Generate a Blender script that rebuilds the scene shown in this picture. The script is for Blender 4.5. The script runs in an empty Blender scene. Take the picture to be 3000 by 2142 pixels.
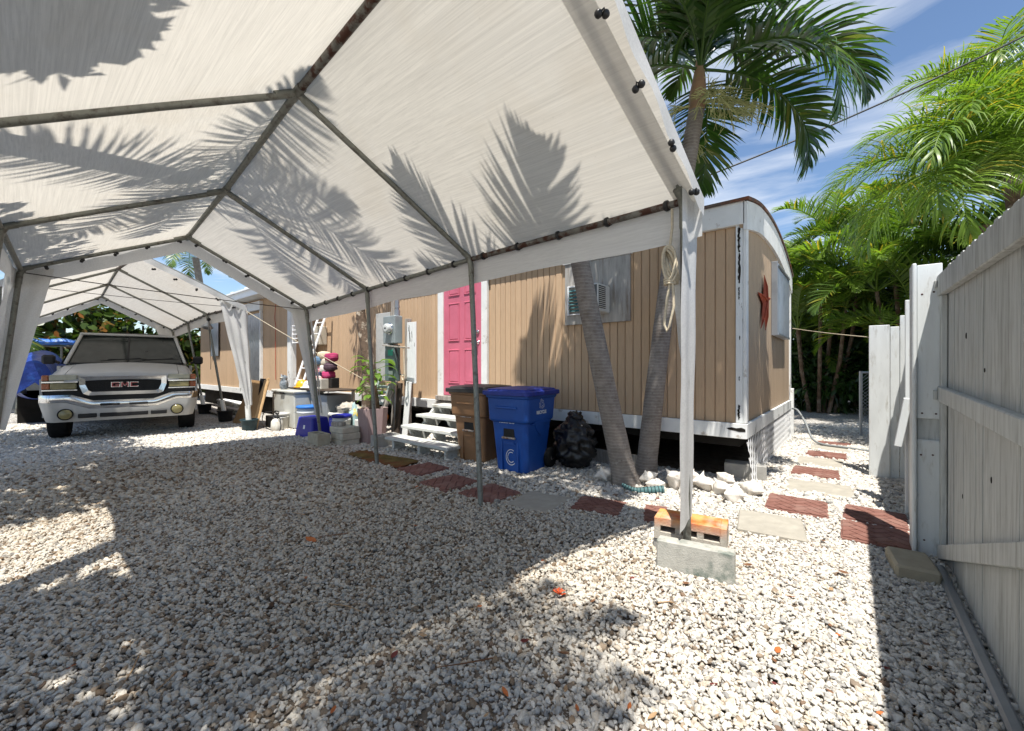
import bpy, math, random
import numpy as np
from mathutils import Vector, Matrix, Euler
R = math.radians
random.seed(7)
SC = bpy.context.scene
COL = SC.collection

# ---------------------------------------------------------------- camera
cam_d = bpy.data.cameras.new('camera'); cam = bpy.data.objects.new('camera', cam_d); COL.objects.link(cam)
cam.location = (0, 0, 1.25); cam.rotation_euler = (R(90), 0, R(39.5))
cam_d.sensor_width = 36; cam_d.lens = 14.56; cam_d.clip_start = 0.05; cam_d.clip_end = 600
SC.camera = cam
# ---------------------------------------------------------------- sun and sky
TO_SUN = Vector((0.19, -0.32, 1)).normalized()
sun_d = bpy.data.lights.new('sun', 'SUN'); sun = bpy.data.objects.new('sun', sun_d); COL.objects.link(sun)
sun_d.energy = 5.0; sun_d.angle = R(0.53); sun_d.color = (1, 0.955, 0.88)
sun.rotation_euler = (-TO_SUN).to_track_quat('-Z', 'Y').to_euler()
sun.location = (6, -10, 30)
W = bpy.data.worlds.new('World'); SC.world = W; W.use_nodes = True
wn = W.node_tree; wn.nodes.clear()
def wnode(t, **k):
    n = wn.nodes.new(t)
    for a, b in k.items(): setattr(n, a, b)
    return n
wout = wnode('ShaderNodeOutputWorld'); wbg = wnode('ShaderNodeBackground'); wbg.inputs['Strength'].default_value = 0.105
sky = wnode('ShaderNodeTexSky', sky_type='NISHITA', sun_disc=False, sun_elevation=math.asin(TO_SUN.z),
            sun_rotation=math.atan2(TO_SUN.x, TO_SUN.y), altitude=0, air_density=1.0, dust_density=0.1, ozone_density=3.2)
# fair-weather cirrus: noise on the sky direction projected to a flat cloud layer
tc = wnode('ShaderNodeTexCoord'); sep = wnode('ShaderNodeSeparateXYZ'); wn.links.new(tc.outputs['Generated'], sep.inputs[0])
mz = wnode('ShaderNodeMath', operation='MAXIMUM'); mz.inputs[1].default_value = 0.06; wn.links.new(sep.outputs['Z'], mz.inputs[0])
dx = wnode('ShaderNodeMath', operation='DIVIDE'); dy = wnode('ShaderNodeMath', operation='DIVIDE')
for n, o in ((dx, 'X'), (dy, 'Y')):
    wn.links.new(sep.outputs[o], n.inputs[0]); wn.links.new(mz.outputs[0], n.inputs[1])
cmb = wnode('ShaderNodeCombineXYZ'); wn.links.new(dx.outputs[0], cmb.inputs[0]); wn.links.new(dy.outputs[0], cmb.inputs[1])
mp = wnode('ShaderNodeMapping'); mp.inputs['Rotation'].default_value = (0, 0, R(35)); mp.inputs['Scale'].default_value = (0.55, 1.0, 1)
mp.inputs['Location'].default_value = (1.2, 4.4, 0)
wn.links.new(cmb.outputs[0], mp.inputs[0])
nz = wnode('ShaderNodeTexNoise'); nz.inputs['Scale'].default_value = 1.5; nz.inputs['Detail'].default_value = 9; nz.inputs['Roughness'].default_value = 0.56; nz.inputs['Distortion'].default_value = 0.5
wn.links.new(mp.outputs[0], nz.inputs['Vector'])
cr = wnode('ShaderNodeValToRGB'); cr.color_ramp.elements[0].position = 0.47; cr.color_ramp.elements[1].position = 0.72
cr.color_ramp.elements[0].color = (0, 0, 0, 1); cr.color_ramp.elements[1].color = (0.8, 0.8, 0.8, 1)
wn.links.new(nz.outputs['Fac'], cr.inputs[0])
mixw = wnode('ShaderNodeMixRGB'); mixw.inputs['Color2'].default_value = (6.2, 6.5, 6.9, 1)
wn.links.new(cr.outputs[0], mixw.inputs['Fac']); wn.links.new(sky.outputs[0], mixw.inputs['Color1'])
wn.links.new(mixw.outputs[0], wbg.inputs['Color']); wn.links.new(wbg.outputs[0], wout.inputs[0])
# ---------------------------------------------------------------- exposure
SC.view_settings.view_transform = 'Standard'; SC.view_settings.look = 'None'
SC.view_settings.exposure = 0.72; SC.view_settings.gamma = 1; SC.view_settings.use_curve_mapping = False
SC.render.engine = 'CYCLES'
SC.cycles.use_denoising = True
SC.cycles.max_bounces = 8; SC.cycles.diffuse_bounces = 5; SC.cycles.transmission_bounces = 5; SC.cycles.transparent_max_bounces = 6
SC.cycles.caustics_reflective = False; SC.cycles.caustics_refractive = False

# ================================================================ helpers
def tag(o, label=None, cat=None, group=None, kind=None):
    for k, v in (('label', label), ('category', cat), ('group', group), ('kind', kind)):
        if v: o[k] = v
    return o
def thing(name, label, cat, loc=(0, 0, 0), rz=0, group=None):
    o = bpy.data.objects.new(name, None); COL.objects.link(o); o.empty_display_size = 0.2
    o.location = loc; o.rotation_euler = (0, 0, rz)
    return tag(o, label, cat, group)
def copy_tree(o, parent=None):
    c = o.copy(); COL.objects.link(c); c.parent = parent
    for ch in list(o.children): copy_tree(ch, c)
    return c
def V(*a): return Vector(a)

class MB:
    """collects verts and faces; build() links them as one mesh object"""
    def __init__(s): s.v = []; s.f = []; s.sm = []
    def add(s, vs, fs, smooth=False):
        b = len(s.v); s.v += [tuple(p) for p in vs]
        for f in fs: s.f.append(tuple(i + b for i in f)); s.sm.append(smooth)
        return s
    def box(s, x0, y0, z0, x1, y1, z1):
        p = [(x0,y0,z0),(x1,y0,z0),(x1,y1,z0),(x0,y1,z0),(x0,y0,z1),(x1,y0,z1),(x1,y1,z1),(x0,y1,z1)]
        return s.add(p, [(0,3,2,1),(4,5,6,7),(0,1,5,4),(1,2,6,5),(2,3,7,6),(3,0,4,7)])
    def cbox(s, x0, y0, z0, x1, y1, z1, b=0.005, M=None):
        """box with chamfered edges"""
        c = ((x0+x1)/2, (y0+y1)/2, (z0+z1)/2); h = (abs(x1-x0)/2, abs(y1-y0)/2, abs(z1-z0)/2)
        b = min(b, min(h)*0.9); vs = []; idx = {}
        for sx in (-1,1):
            for sy in (-1,1):
                for sz in (-1,1):
                    for ax in range(3):
                        p = [sx*(h[0]-b), sy*(h[1]-b), sz*(h[2]-b)]
                        p[ax] = (sx,sy,sz)[ax]*h[ax]
                        idx[(sx,sy,sz,ax)] = len(vs); vs.append(Vector((c[0]+p[0], c[1]+p[1], c[2]+p[2])))
        fs = []
        def q(ids):
            a, b_, c_ = vs[ids[0]], vs[ids[1]], vs[ids[2]]
            n = (b_-a).cross(c_-a); m = sum((vs[i] for i in ids), Vector())/len(ids) - Vector(c)
            fs.append(tuple(ids) if n.dot(m) > 0 else tuple(reversed(ids)))
        for ax in range(3):
            o = [i for i in range(3) if i != ax]
            for sg in (-1,1):
                ids = []
                for a, b2 in ((-1,-1),(1,-1),(1,1),(-1,1)):
                    k = [0,0,0]; k[ax] = sg; k[o[0]] = a; k[o[1]] = b2; ids.append(idx[(*k, ax)])
                q(ids)
            for a in (-1,1):
                for b2 in (-1,1):
                    k0 = [0,0,0]; k0[o[0]] = a; k0[o[1]] = b2; k1 = list(k0); k0[ax] = -1; k1[ax] = 1
                    q([idx[(*k0,o[0])], idx[(*k1,o[0])], idx[(*k1,o[1])], idx[(*k0,o[1])]])
        for sx in (-1,1):
            for sy in (-1,1):
                for sz in (-1,1): q([idx[(sx,sy,sz,a)] for a in range(3)])
        if M is not None: vs = [M @ v for v in vs]
        return s.add(vs, fs)
    def beam(s, p0, p1, w, t, up=(0,0,1), b=0.003):
        """board from p0 to p1: width w across, thickness t along up"""
        p0, p1 = Vector(p0), Vector(p1); d = p1-p0; L = d.length; d.normalize(); u = Vector(up)
        sd = u.cross(d)
        if sd.length < 1e-5: sd = Vector((1,0,0)).cross(d)
        sd.normalize(); u = d.cross(sd)
        M = Matrix((( d.x, sd.x, u.x, p0.x), (d.y, sd.y, u.y, p0.y), (d.z, sd.z, u.z, p0.z), (0,0,0,1)))
        return s.cbox(0, -w/2, -t/2, L, w/2, t/2, b, M)
    def tube(s, pts, r, n=8, cap=True, smooth=True):
        pts = [Vector(p) for p in pts]; m = len(pts)
        rr = r if isinstance(r, (list, tuple)) else [r]*m
        vs = []; fs = []; prev = None
        for i, p in enumerate(pts):
            d = (pts[min(i+1,m-1)] - pts[max(i-1,0)])
            if d.length < 1e-9: d = Vector((0,0,1))
            d.normalize()
            if prev is None:
                a = Vector((0,0,1)) if abs(d.z) < 0.9 else Vector((1,0,0)); sd = d.cross(a).normalized()
            else: sd = (prev - d*prev.dot(d)).normalized()
            prev = sd; u = d.cross(sd)
            for k in range(n):
                t = 2*math.pi*k/n; vs.append(p + (sd*math.cos(t) + u*math.sin(t))*rr[i])
        for i in range(m-1):
            for k in range(n):
                a = i*n+k; b = i*n+(k+1)%n; fs.append((a, b, b+n, a+n))
        s.add(vs, fs, smooth)
        if cap:
            s.add(vs[:n], [tuple(reversed(range(n)))]); s.add(vs[-n:], [tuple(range(n))])
        return s
    def lathe(s, prof, n=20, c=(0,0,0), smooth=True, M=None, wob=None):
        vs = []; fs = []
        for i, (r, z) in enumerate(prof):
            for k in range(n):
                t = 2*math.pi*k/n; w = wob(t, z) if wob else 1
                vs.append(Vector((c[0]+r*w*math.cos(t), c[1]+r*w*math.sin(t), c[2]+z)))
        for i in range(len(prof)-1):
            for k in range(n):
                a = i*n+k; b = i*n+(k+1)%n; fs.append((a, b, b+n, a+n))
        if M is not None: vs = [M @ v for v in vs]
        s.add(vs, fs, smooth)
        if prof[0][0] > 1e-4: s.add(vs[:n], [tuple(reversed(range(n)))])
        if prof[-1][0] > 1e-4: s.add(vs[-n:], [tuple(range(n))])
        return s
    def prism(s, poly, o, ax, ay, az, depth):
        """2-D polygon (a, b) at o + a*ax + b*ay, extruded depth along az"""
        o, ax, ay, az = map(Vector, (o, ax, ay, az)); n = len(poly)
        A = [o + ax*a + ay*b for a, b in poly]; B = [p + az*depth for p in A]
        fs = [tuple(range(n)), tuple(reversed(range(n, 2*n)))]
        for i in range(n): j = (i+1) % n; fs.append((i, i+n, j+n, j))
        if ax.cross(ay).dot(az)*depth > 0: fs = [tuple(reversed(f)) for f in fs]
        return s.add(A+B, fs)
    def grid(s, fn, nu, nv, smooth=True, closed_u=False):
        vs = [fn(i/nu, j/nv) for j in range(nv+1) for i in range(nu+1)]
        w = nu+1
        return s.add(vs, [(j*w+i, j*w+i+1, (j+1)*w+i+1, (j+1)*w+i) for j in range(nv) for i in range(nu)], smooth)
    def ball(s, c, r, n=10, m=6, sx=1, sy=1, sz=1):
        c = Vector(c); vs = []; fs = []
        for i in range(m+1):
            ph = math.pi*i/m
            for k in range(n):
                t = 2*math.pi*k/n
                vs.append(c + Vector((sx*r*math.sin(ph)*math.cos(t), sy*r*math.sin(ph)*math.sin(t), sz*r*math.cos(ph))))
        for i in range(m):
            for k in range(n): fs.append((i*n+k, (i+1)*n+k, (i+1)*n+(k+1)%n, i*n+(k+1)%n))
        return s.add(vs, fs, True)
    def shift(s, d):
        s.v = [(x-d[0], y-d[1], z-d[2]) for x, y, z in s.v]; return s
    def xf(s, M):
        s.v = [tuple(M @ Vector(p)) for p in s.v]; return s
    def mesh(s, name):
        m = bpy.data.meshes.new(name); m.from_pydata(s.v, [], s.f)
        m.polygons.foreach_set('use_smooth', s.sm); m.update(); return m
    def build(s, name, mat=None, parent=None, world=False, **k):
        """world=True: verts are in world space, parent is an unrotated empty"""
        if world and parent is not None: s.shift(tuple(parent.location))
        m = s.mesh(name)
        if mat: m.materials.append(mat)
        o = bpy.data.objects.new(name, m); COL.objects.link(o)
        if parent is not None: o.parent = parent
        if k: tag(o, **k)
        return o
def structure(o): o['kind'] = 'structure'; return o
def inst(name, mesh, loc, rot=(0,0,0), scale=(1,1,1), parent=None, **k):
    o = bpy.data.objects.new(name, mesh); COL.objects.link(o); o.location = loc; o.rotation_euler = rot; o.scale = scale
    if parent is not None: o.parent = parent
    if k: tag(o, **k)
    return o
def lerp(a, b, t): return a + (b-a)*t
def vl(a, b, t): return Vector(a).lerp(Vector(b), t)

# ================================================================ materials
class NT:
    def __init__(s, name):
        s.m = bpy.data.materials.new(name); s.m.use_nodes = True; s.t = s.m.node_tree; s.t.nodes.clear()
        s.out = s.n('ShaderNodeOutputMaterial'); s.tc = None
    def n(s, t, **k):
        x = s.t.nodes.new(t)
        for a, b in k.items(): setattr(x, a, b)
        return x
    def l(s, a, b): s.t.links.new(a, b)
    def coord(s, kind='Object', scale=(1,1,1), rot=(0,0,0)):
        if s.tc is None: s.tc = s.n('ShaderNodeTexCoord')
        m = s.n('ShaderNodeMapping'); m.inputs['Scale'].default_value = scale; m.inputs['Rotation'].default_value = rot
        s.l(s.tc.outputs[kind], m.inputs[0]); return m.outputs[0]
    def noise(s, vec, scale, detail=4, rough=0.55, dist=0):
        x = s.n('ShaderNodeTexNoise'); x.inputs['Scale'].default_value = scale; x.inputs['Detail'].default_value = detail
        x.inputs['Roughness'].default_value = rough; x.inputs['Distortion'].default_value = dist
        s.l(vec, x.inputs['Vector']); return x.outputs['Fac']
    def ramp(s, fac, *stops):
        x = s.n('ShaderNodeValToRGB'); e = x.color_ramp.elements
        while len(e) < len(stops): e.new(0.5)
        for i, (p, c) in enumerate(stops):
            e[i].position = p; e[i].color = (c, c, c, 1) if not isinstance(c, tuple) else (*c, 1)
        s.l(fac, x.inputs[0]); return x.outputs[0]
    def mix(s, fac, a, b, mode='MIX'):
        x = s.n('ShaderNodeMixRGB', blend_type=mode)
        for i, v in ((0, fac), (1, a), (2, b)):
            if isinstance(v, (int, float)): x.inputs[i].default_value = v
            elif isinstance(v, tuple): x.inputs[i].default_value = (*v, 1)
            else: s.l(v, x.inputs[i])
        return x.outputs[0]
    def bsdf(s, col, rough=0.6, metal=0, spec=0.4, bump=None, bstr=0.2, bdist=0.01, coat=0):
        p = s.n('ShaderNodeBsdfPrincipled')
        for k, v in (('Base Color', col), ('Roughness', rough), ('Metallic', metal)):
            if isinstance(v, tuple): p.inputs[k].default_value = (*v, 1)
            elif isinstance(v, (int, float)): p.inputs[k].default_value = v
            else: s.l(v, p.inputs[k])
        p.inputs['Specular IOR Level'].default_value = spec; p.inputs['Coat Weight'].default_value = coat
        if bump is not None:
            b = s.n('ShaderNodeBump'); b.inputs['Strength'].default_value = bstr; b.inputs['Distance'].default_value = bdist
            s.l(bump, b.inputs['Height']); s.l(b.outputs[0], p.inputs['Normal'])
        s.p = p; s.l(p.outputs[0], s.out.inputs[0]); return s.m
def scl(c, k): return tuple(min(1, x*k) for x in c)
def mat(name, c, var=0.18, sc=6, rough=0.6, metal=0, spec=0.4, bs=0.15, bsc=60, bd=0.006, dirt=None, dsc=5, damt=(0.5, 0.7), stretch=(1,1,1), rnd=0.0, coat=0):
    """base colour with noise variation, optional patchy wear, fine bump, optional per-object tint"""
    t = NT(name); v = t.coord('Object', stretch)
    if rnd:      # every copy gets its own patch of the texture
        oi = t.n('ShaderNodeObjectInfo'); k = t.n('ShaderNodeVectorMath', operation='SCALE'); k.inputs[0].default_value = (41, 67, 23); t.l(oi.outputs['Random'], k.inputs['Scale'])
        ad = t.n('ShaderNodeVectorMath', operation='ADD'); t.l(v, ad.inputs[0]); t.l(k.outputs[0], ad.inputs[1]); v = ad.outputs[0]
    col = t.ramp(t.noise(v, sc), (0.3, scl(c, 1-var)), (0.7, scl(c, 1+var)))
    if dirt is not None:
        col = t.mix(t.ramp(t.noise(v, dsc, 8, 0.65), (damt[0], 0.0), (damt[1], 1.0)), col, dirt)
    if rnd:
        col = t.mix(1.0, col, t.ramp(oi.outputs['Random'], (0, 1-rnd), (1, 1.0)), 'MULTIPLY')
    return t.bsdf(col, rough, metal, spec, t.noise(v, bsc, 5, 0.6), bs, bd, coat)
def leafmat(name, c1, c2, c3=None, trans=0.35, rough=0.4, spec=0.5, pos3=0.92):
    t = NT(name); g = t.n('ShaderNodeNewGeometry')
    st = [(0.0, c1), (0.55, c2)] + ([(pos3, c2), (1.0, c3)] if c3 else [(1.0, scl(c2, 1.25))])
    col = t.ramp(g.outputs['Random Per Island'], *st)
    t.bsdf(col, rough, 0, spec)
    tr = t.n('ShaderNodeBsdfTranslucent'); t.l(t.mix(1.0, col, (1.5, 1.6, 0.7), 'MULTIPLY'), tr.inputs['Color'])
    mx = t.n('ShaderNodeMixShader'); mx.inputs[0].default_value = trans
    t.l(t.p.outputs[0], mx.inputs[1]); t.l(tr.outputs[0], mx.inputs[2]); t.l(mx.outputs[0], t.out.inputs[0])
    return t.m
def tarpmat(name, c, trans, streak_rot=0.0, stain=True, st=0.16):
    """woven poly tarp: translucent sheet with thread streaks along the ridge"""
    t = NT(name); v = t.coord('Object', (0.25, 26, 26), (0, 0, streak_rot)); v2 = t.coord('Object', (1, 1, 1))
    k = t.ramp(t.noise(v, 3.0, 6, 0.75), (0.3, 1-st), (0.62, 1.0))
    col = t.mix(1.0, c, k, 'MULTIPLY')
    if stain:
        col = t.mix(t.ramp(t.noise(v2, 1.1, 6, 0.6), (0.5, 0.0), (0.8, 0.4)), col, (c[0]*0.74, c[1]*0.66, c[2]*0.55))
        col = t.mix(t.ramp(t.noise(v2, 38, 3, 0.7), (0.64, 0.0), (0.75, 0.35)), col, scl(c, 0.6))
    d = t.n('ShaderNodeBsdfDiffuse'); tr = t.n('ShaderNodeBsdfTranslucent'); mx = t.n('ShaderNodeMixShader')
    t.l(col, d.inputs[0]); t.l(t.mix(1.0, col, (1.0, 0.97, 0.92), 'MULTIPLY'), tr.inputs[0])
    b = t.n('ShaderNodeBump'); b.inputs['Strength'].default_value = 0.25; b.inputs['Distance'].default_value = 0.02
    t.l(t.noise(v2, 5, 4, 0.6), b.inputs['Height']); t.l(b.outputs[0], d.inputs['Normal'])
    mx.inputs[0].default_value = trans; t.l(d.outputs[0], mx.inputs[1]); t.l(tr.outputs[0], mx.inputs[2])
    t.l(mx.outputs[0], t.out.inputs[0]); return t.m

m_tarp = tarpmat('white_tarp', (0.725, 0.705, 0.665), 0.40, R(3.6), True, 0.22)
m_flap = tarpmat('white_tarp_flap', (0.74, 0.74, 0.73), 0.30, R(3.6), False)
m_galv = mat('galvanised_pipe', (0.22, 0.225, 0.20), 0.25, 14, 0.5, 0.5, 0.5, 0.2, 80, 0.002, (0.10, 0.09, 0.075), 14, (0.50, 0.66))
m_rust = mat('rusty_pipe', (0.15, 0.145, 0.13), 0.3, 14, 0.65, 0.3, 0.4, 0.3, 60, 0.003, (0.06, 0.022, 0.013), 11, (0.46, 0.56))
m_black = mat('black_rubber', (0.015, 0.015, 0.016), 0.3, 20, 0.45, 0, 0.4, 0.1, 90)
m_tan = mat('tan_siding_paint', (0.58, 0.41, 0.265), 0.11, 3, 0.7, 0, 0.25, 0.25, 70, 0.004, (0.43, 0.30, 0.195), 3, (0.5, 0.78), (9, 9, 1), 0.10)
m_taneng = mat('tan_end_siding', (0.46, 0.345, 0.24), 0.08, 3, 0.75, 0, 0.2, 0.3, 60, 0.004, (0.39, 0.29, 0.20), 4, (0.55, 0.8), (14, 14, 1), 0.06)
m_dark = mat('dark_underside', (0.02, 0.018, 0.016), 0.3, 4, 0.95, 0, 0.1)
m_white = mat('weathered_white_paint', (0.76, 0.77, 0.76), 0.07, 5, 0.6, 0, 0.3, 0.2, 50, 0.004, (0.30, 0.24, 0.17), 6, (0.60, 0.72))
m_peel = mat('peeling_white_paint', (0.76, 0.78, 0.78), 0.06, 5, 0.65, 0, 0.3, 0.5, 16, 0.008, (0.03, 0.026, 0.022), 2.0, (0.60, 0.615), (7, 7, 1.0))
m_whiteclean = mat('white_metal', (0.80, 0.81, 0.82), 0.05, 5, 0.4, 0, 0.5, 0.06, 40, 0.003, (0.55, 0.5, 0.44), 5, (0.62, 0.8))
m_greywood = mat('weathered_grey_wood', (0.34, 0.31, 0.28), 0.3, 4, 0.85, 0, 0.2, 0.5, 30, 0.005, (0.17, 0.145, 0.12), 5, (0.5, 0.75), (10, 10, 1.2))
m_ply = mat('weathered_plywood', (0.40, 0.385, 0.36), 0.25, 3, 0.85, 0, 0.2, 0.4, 20, 0.004, (0.17, 0.11, 0.075), 2.2, (0.52, 0.78), (7, 7, 1))
m_pink = mat('pink_door_paint', (0.60, 0.15, 0.225), 0.07, 4, 0.5, 0, 0.4, 0.12, 40, 0.003, (0.52, 0.125, 0.18), 3, (0.5, 0.8))
m_chrome = mat('chrome', (0.72, 0.73, 0.74), 0.06, 6, 0.12, 1.0, 0.5, 0.05, 20, 0.002, (0.42, 0.40, 0.37), 9, (0.58, 0.75))
m_corr = mat('galvanised_corrugated_sheet', (0.42, 0.45, 0.49), 0.25, 3, 0.38, 0.8, 0.5, 0.1, 40, 0.002, (0.30, 0.31, 0.33), 3, (0.45, 0.7))
m_leafdark = leafmat('palm_green', (0.022, 0.062, 0.012), (0.05, 0.115, 0.02), (0.13, 0.16, 0.03), 0.3, 0.36, 0.5)
# ================================================================ ground
def gravel_sheet_mat():
    t = NT('gravel_ground'); v = t.coord('Object')
    vo = t.n('ShaderNodeTexVoronoi'); vo.inputs['Scale'].default_value = 34; t.l(v, vo.inputs['Vector'])
    ve = t.n('ShaderNodeTexVoronoi', feature='DISTANCE_TO_EDGE'); ve.inputs['Scale'].default_value = 34; t.l(v, ve.inputs['Vector'])
    sp = t.n('ShaderNodeSeparateColor'); t.l(vo.outputs['Color'], sp.inputs[0])
    stone = t.ramp(sp.outputs[0], (0.0, (0.16, 0.12, 0.085)), (0.08, (0.33, 0.305, 0.27)), (0.35, (0.50, 0.48, 0.445)), (1.0, (0.61, 0.59, 0.55)))
    gap = t.ramp(ve.outputs['Distance'], (0.0, 0.0), (0.10, 1.0))
    col = t.mix(gap, (0.10, 0.08, 0.062), stone)
    deb_shade = t.ramp(t.noise(v, 0.55, 6, 0.6), (0.52, 0.0), (0.72, 0.5))
    col = t.mix(deb_shade, col, (0.22, 0.165, 0.115))
    h = t.mix(0.25, gap, t.noise(v, 50, 3))
    return t.bsdf(col, 0.85, 0, 0.2, h, 0.8, 0.012)
m_ground = gravel_sheet_mat()
b = MB(); b.grid(lambda u, w: (-140+280*u, -140+280*w, -0.012), 4, 4, False)
structure(b.build('ground', m_ground))
# dark fines under the loose stones
m_fines = mat('dark_stone_fines', (.14, .11, .082), .35, 9, .95, 0, .1, .6, 60, .01, (.20, .17, .135), 14, (.5, .65))
b = MB()
def wedge(de, la): return (la*math.cos(R(39.5))-de*math.sin(R(39.5)), la*math.sin(R(39.5))+de*math.cos(R(39.5)), -.008)
b.add([wedge(-.6, -1.6), wedge(-.6, 1.6), wedge(8.4, 10.9), wedge(8.4, -10.9)], [(0, 1, 2, 3)]); structure(b.build('gravel_bed', m_fines))

# pavers (cx, cy, half x, half y, angle, kind)
PAV = [(-3.97, 3.16, .225, .235, -3, 'r'), (-3.30, 2.97, .23, .235, -5, 'r'), (-2.71, 2.97, .235, .225, -6, 'r'), (-2.21, 3.06, .225, .25, 6, 'g'),
       (-1.73, 3.30, .215, .20, 14, 'r'), (-1.27, 3.43, .10, .20, 20, 'r'), (-0.50, 3.77, .22, .24, 9, 'g'), (-0.39, 4.44, .225, .23, 3, 'r'),
       (-0.27, 5.20, .27, .235, 5, 'g'), (-0.34, 5.92, .225, .24, 1, 'r'), (-0.34, 6.60, .23, .24, 0, 'g'), (-0.29, 7.19, .23, .22, 1, 'r'),
       (-0.27, 7.73, .23, .19, 1, 'g'), (-0.24, 8.26, .22, .17, 1, 'r'), (0.125, 4.03, .20, .225, 1, 'r'), (0.135, 4.50, .20, .225, -2, 'r')]
def in_paver(x, y, shrink=0.012):
    k = np.zeros(len(x), bool)
    for cx, cy, hx, hy, a, _ in PAV + [(-4.85, 3.14, .6, .19, 2, 'm')]:
        c, s = math.cos(R(a)), math.sin(R(a)); dx_, dy_ = x-cx, y-cy
        k |= (abs(c*dx_+s*dy_) < hx-shrink) & (abs(-s*dx_+c*dy_) < hy-shrink)
    return k

# loose white marble chips: one scattered object
def gravel():
    rng = np.random.default_rng(3)
    fw = np.array((-math.sin(R(39.5)), math.cos(R(39.5)))); rt = np.array((fw[1], -fw[0]))
    pts = []
    for d0, d1, sp, s0 in ((0.75, 3.7, 0.0139, 0.0099), (3.7, 8.8, 0.0232, 0.0165)):
        L = 1.24*d1+0.9
        n, m = int(2*L/sp), int((d1-d0)/sp)
        la, de = np.meshgrid(np.linspace(-L, L, n), np.linspace(d0, d1, m)); la = la.ravel(); de = de.ravel()
        la = la + rng.uniform(-.62, .62, la.size)*sp; de = de + rng.uniform(-.62, .62, de.size)*sp
        k = abs(la) < 1.24*de + 0.75; la, de = la[k], de[k]
        pts.append(np.stack([la*rt[0]+de*fw[0], la*rt[1]+de*fw[1], np.full(la.size, s0)], 1))
    p = np.concatenate(pts); x, y, s0 = p.T
    pat = np.sin(x*2.1+1.3*np.sin(y*1.7))*np.sin(y*2.6-x*.7+1.1*np.sin(x*1.9)); k = (rng.random(x.size) > .04+.30*np.clip(pat-.35, 0, 1)) & ~in_paver(x, y) & ~((x < -1.0) & (x > -10) & (y > 5.1)); x, y, s0 = x[k], y[k], s0[k]; N = x.size
    s = s0*rng.lognormal(0, 0.28, N); s = np.clip(s, s0*0.5, s0*1.9)
    z = rng.uniform(-.007, .012, N) + 0.012*np.sin(x*1.7+y*.6)*np.sin(y*1.3-x*.4)
    co = np.stack([x, y, z], 1)
    sc = np.stack([s*rng.uniform(.85, 1.35, N), s*rng.uniform(.75, 1.1, N), s*rng.uniform(.5, .85, N)], 1)
    rot = np.stack([rng.normal(0, .5, N), rng.normal(0, .5, N), rng.uniform(0, 6.283, N)], 1)
    u = rng.random(N); w = rng.normal(1, .09, N)[:, None]
    col = np.where((u < .66)[:, None], [.66, .625, .565], np.where((u < .82)[:, None], [.53, .51, .475], np.where((u < .93)[:, None], [.57, .50, .41], np.where((u < .993)[:, None], [.36, .35, .335], [.22, .15, .105]))))*w
    # leaf litter and dust where cars park, tinted darker to deepen canopy shade
    deb_shade = np.exp(-(((x+4.3)/3.3)**4+((y-1.45)/1.9)**4))*(.45+.55*np.clip(0.5+0.5*np.sin(x*.9+1.2+np.sin(y*1.1))*np.cos(y*.8-.9+.5*np.sin(x*1.3)), 0, 1))
    q = rng.random(N) < deb_shade*0.30
    col[q] *= np.array([.46, .38, .31]); col *= (1-0.30*deb_shade)[:, None]; col *= np.stack([np.ones(N), 1-.08*deb_shade, 1-.22*deb_shade], 1)
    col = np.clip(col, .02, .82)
    me = bpy.data.meshes.new('gravel'); me.vertices.add(N); me.vertices.foreach_set('co', co.ravel().astype('f'))
    def att(nm, ty, arr, key): 
        a = me.attributes.new(nm, ty, 'POINT'); a.data.foreach_set(key, arr.ravel().astype('i' if ty == 'INT' else 'f'))
    att('scl', 'FLOAT_VECTOR', sc, 'vector'); att('rot', 'FLOAT_VECTOR', rot, 'vector')
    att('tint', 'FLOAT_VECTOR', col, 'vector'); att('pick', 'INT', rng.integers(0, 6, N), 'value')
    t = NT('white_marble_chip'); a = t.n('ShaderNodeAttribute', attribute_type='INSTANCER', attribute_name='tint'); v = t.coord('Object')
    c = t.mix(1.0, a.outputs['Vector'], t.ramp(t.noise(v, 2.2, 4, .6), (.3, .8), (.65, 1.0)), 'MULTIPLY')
    m = t.bsdf(c, 0.75, 0, 0.3, t.noise(v, 6, 3), .25, .15)
    me.materials.append(m)
    o = bpy.data.objects.new('gravel', me); COL.objects.link(o)
    ng = bpy.data.node_groups.new('gravel_scatter', 'GeometryNodeTree')
    ng.interface.new_socket('Geometry', in_out='INPUT', socket_type='NodeSocketGeometry')
    ng.interface.new_socket('Geometry', in_out='OUTPUT', socket_type='NodeSocketGeometry')
    N_ = ng.nodes.new; Lk = ng.links.new
    gi = N_('NodeGroupInput'); go = N_('NodeGroupOutput'); jn = N_('GeometryNodeJoinGeometry')
    for i in range(6):
        ic = N_('GeometryNodeMeshIcoSphere'); ic.inputs['Radius'].default_value = 1; ic.inputs['Subdivisions'].default_value = 2
        po = N_('GeometryNodeInputPosition'); nt = N_('ShaderNodeTexNoise'); nt.noise_dimensions = '4D'
        nt.inputs['W'].default_value = i*7.3+1; nt.inputs['Scale'].default_value = 0.85; nt.inputs['Detail'].default_value = 1.5
        Lk(po.outputs[0], nt.inputs['Vector'])
        sb = N_('ShaderNodeVectorMath'); sb.operation = 'SUBTRACT'; sb.inputs[1].default_value = (.5, .5, .5); Lk(nt.outputs['Color'], sb.inputs[0])
        ml = N_('ShaderNodeVectorMath'); ml.operation = 'SCALE'; ml.inputs['Scale'].default_value = 2.3; Lk(sb.outputs[0], ml.inputs[0])
        st = N_('GeometryNodeSetPosition'); Lk(ic.outputs['Mesh'], st.inputs['Geometry']); Lk(ml.outputs[0], st.inputs['Offset'])
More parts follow.
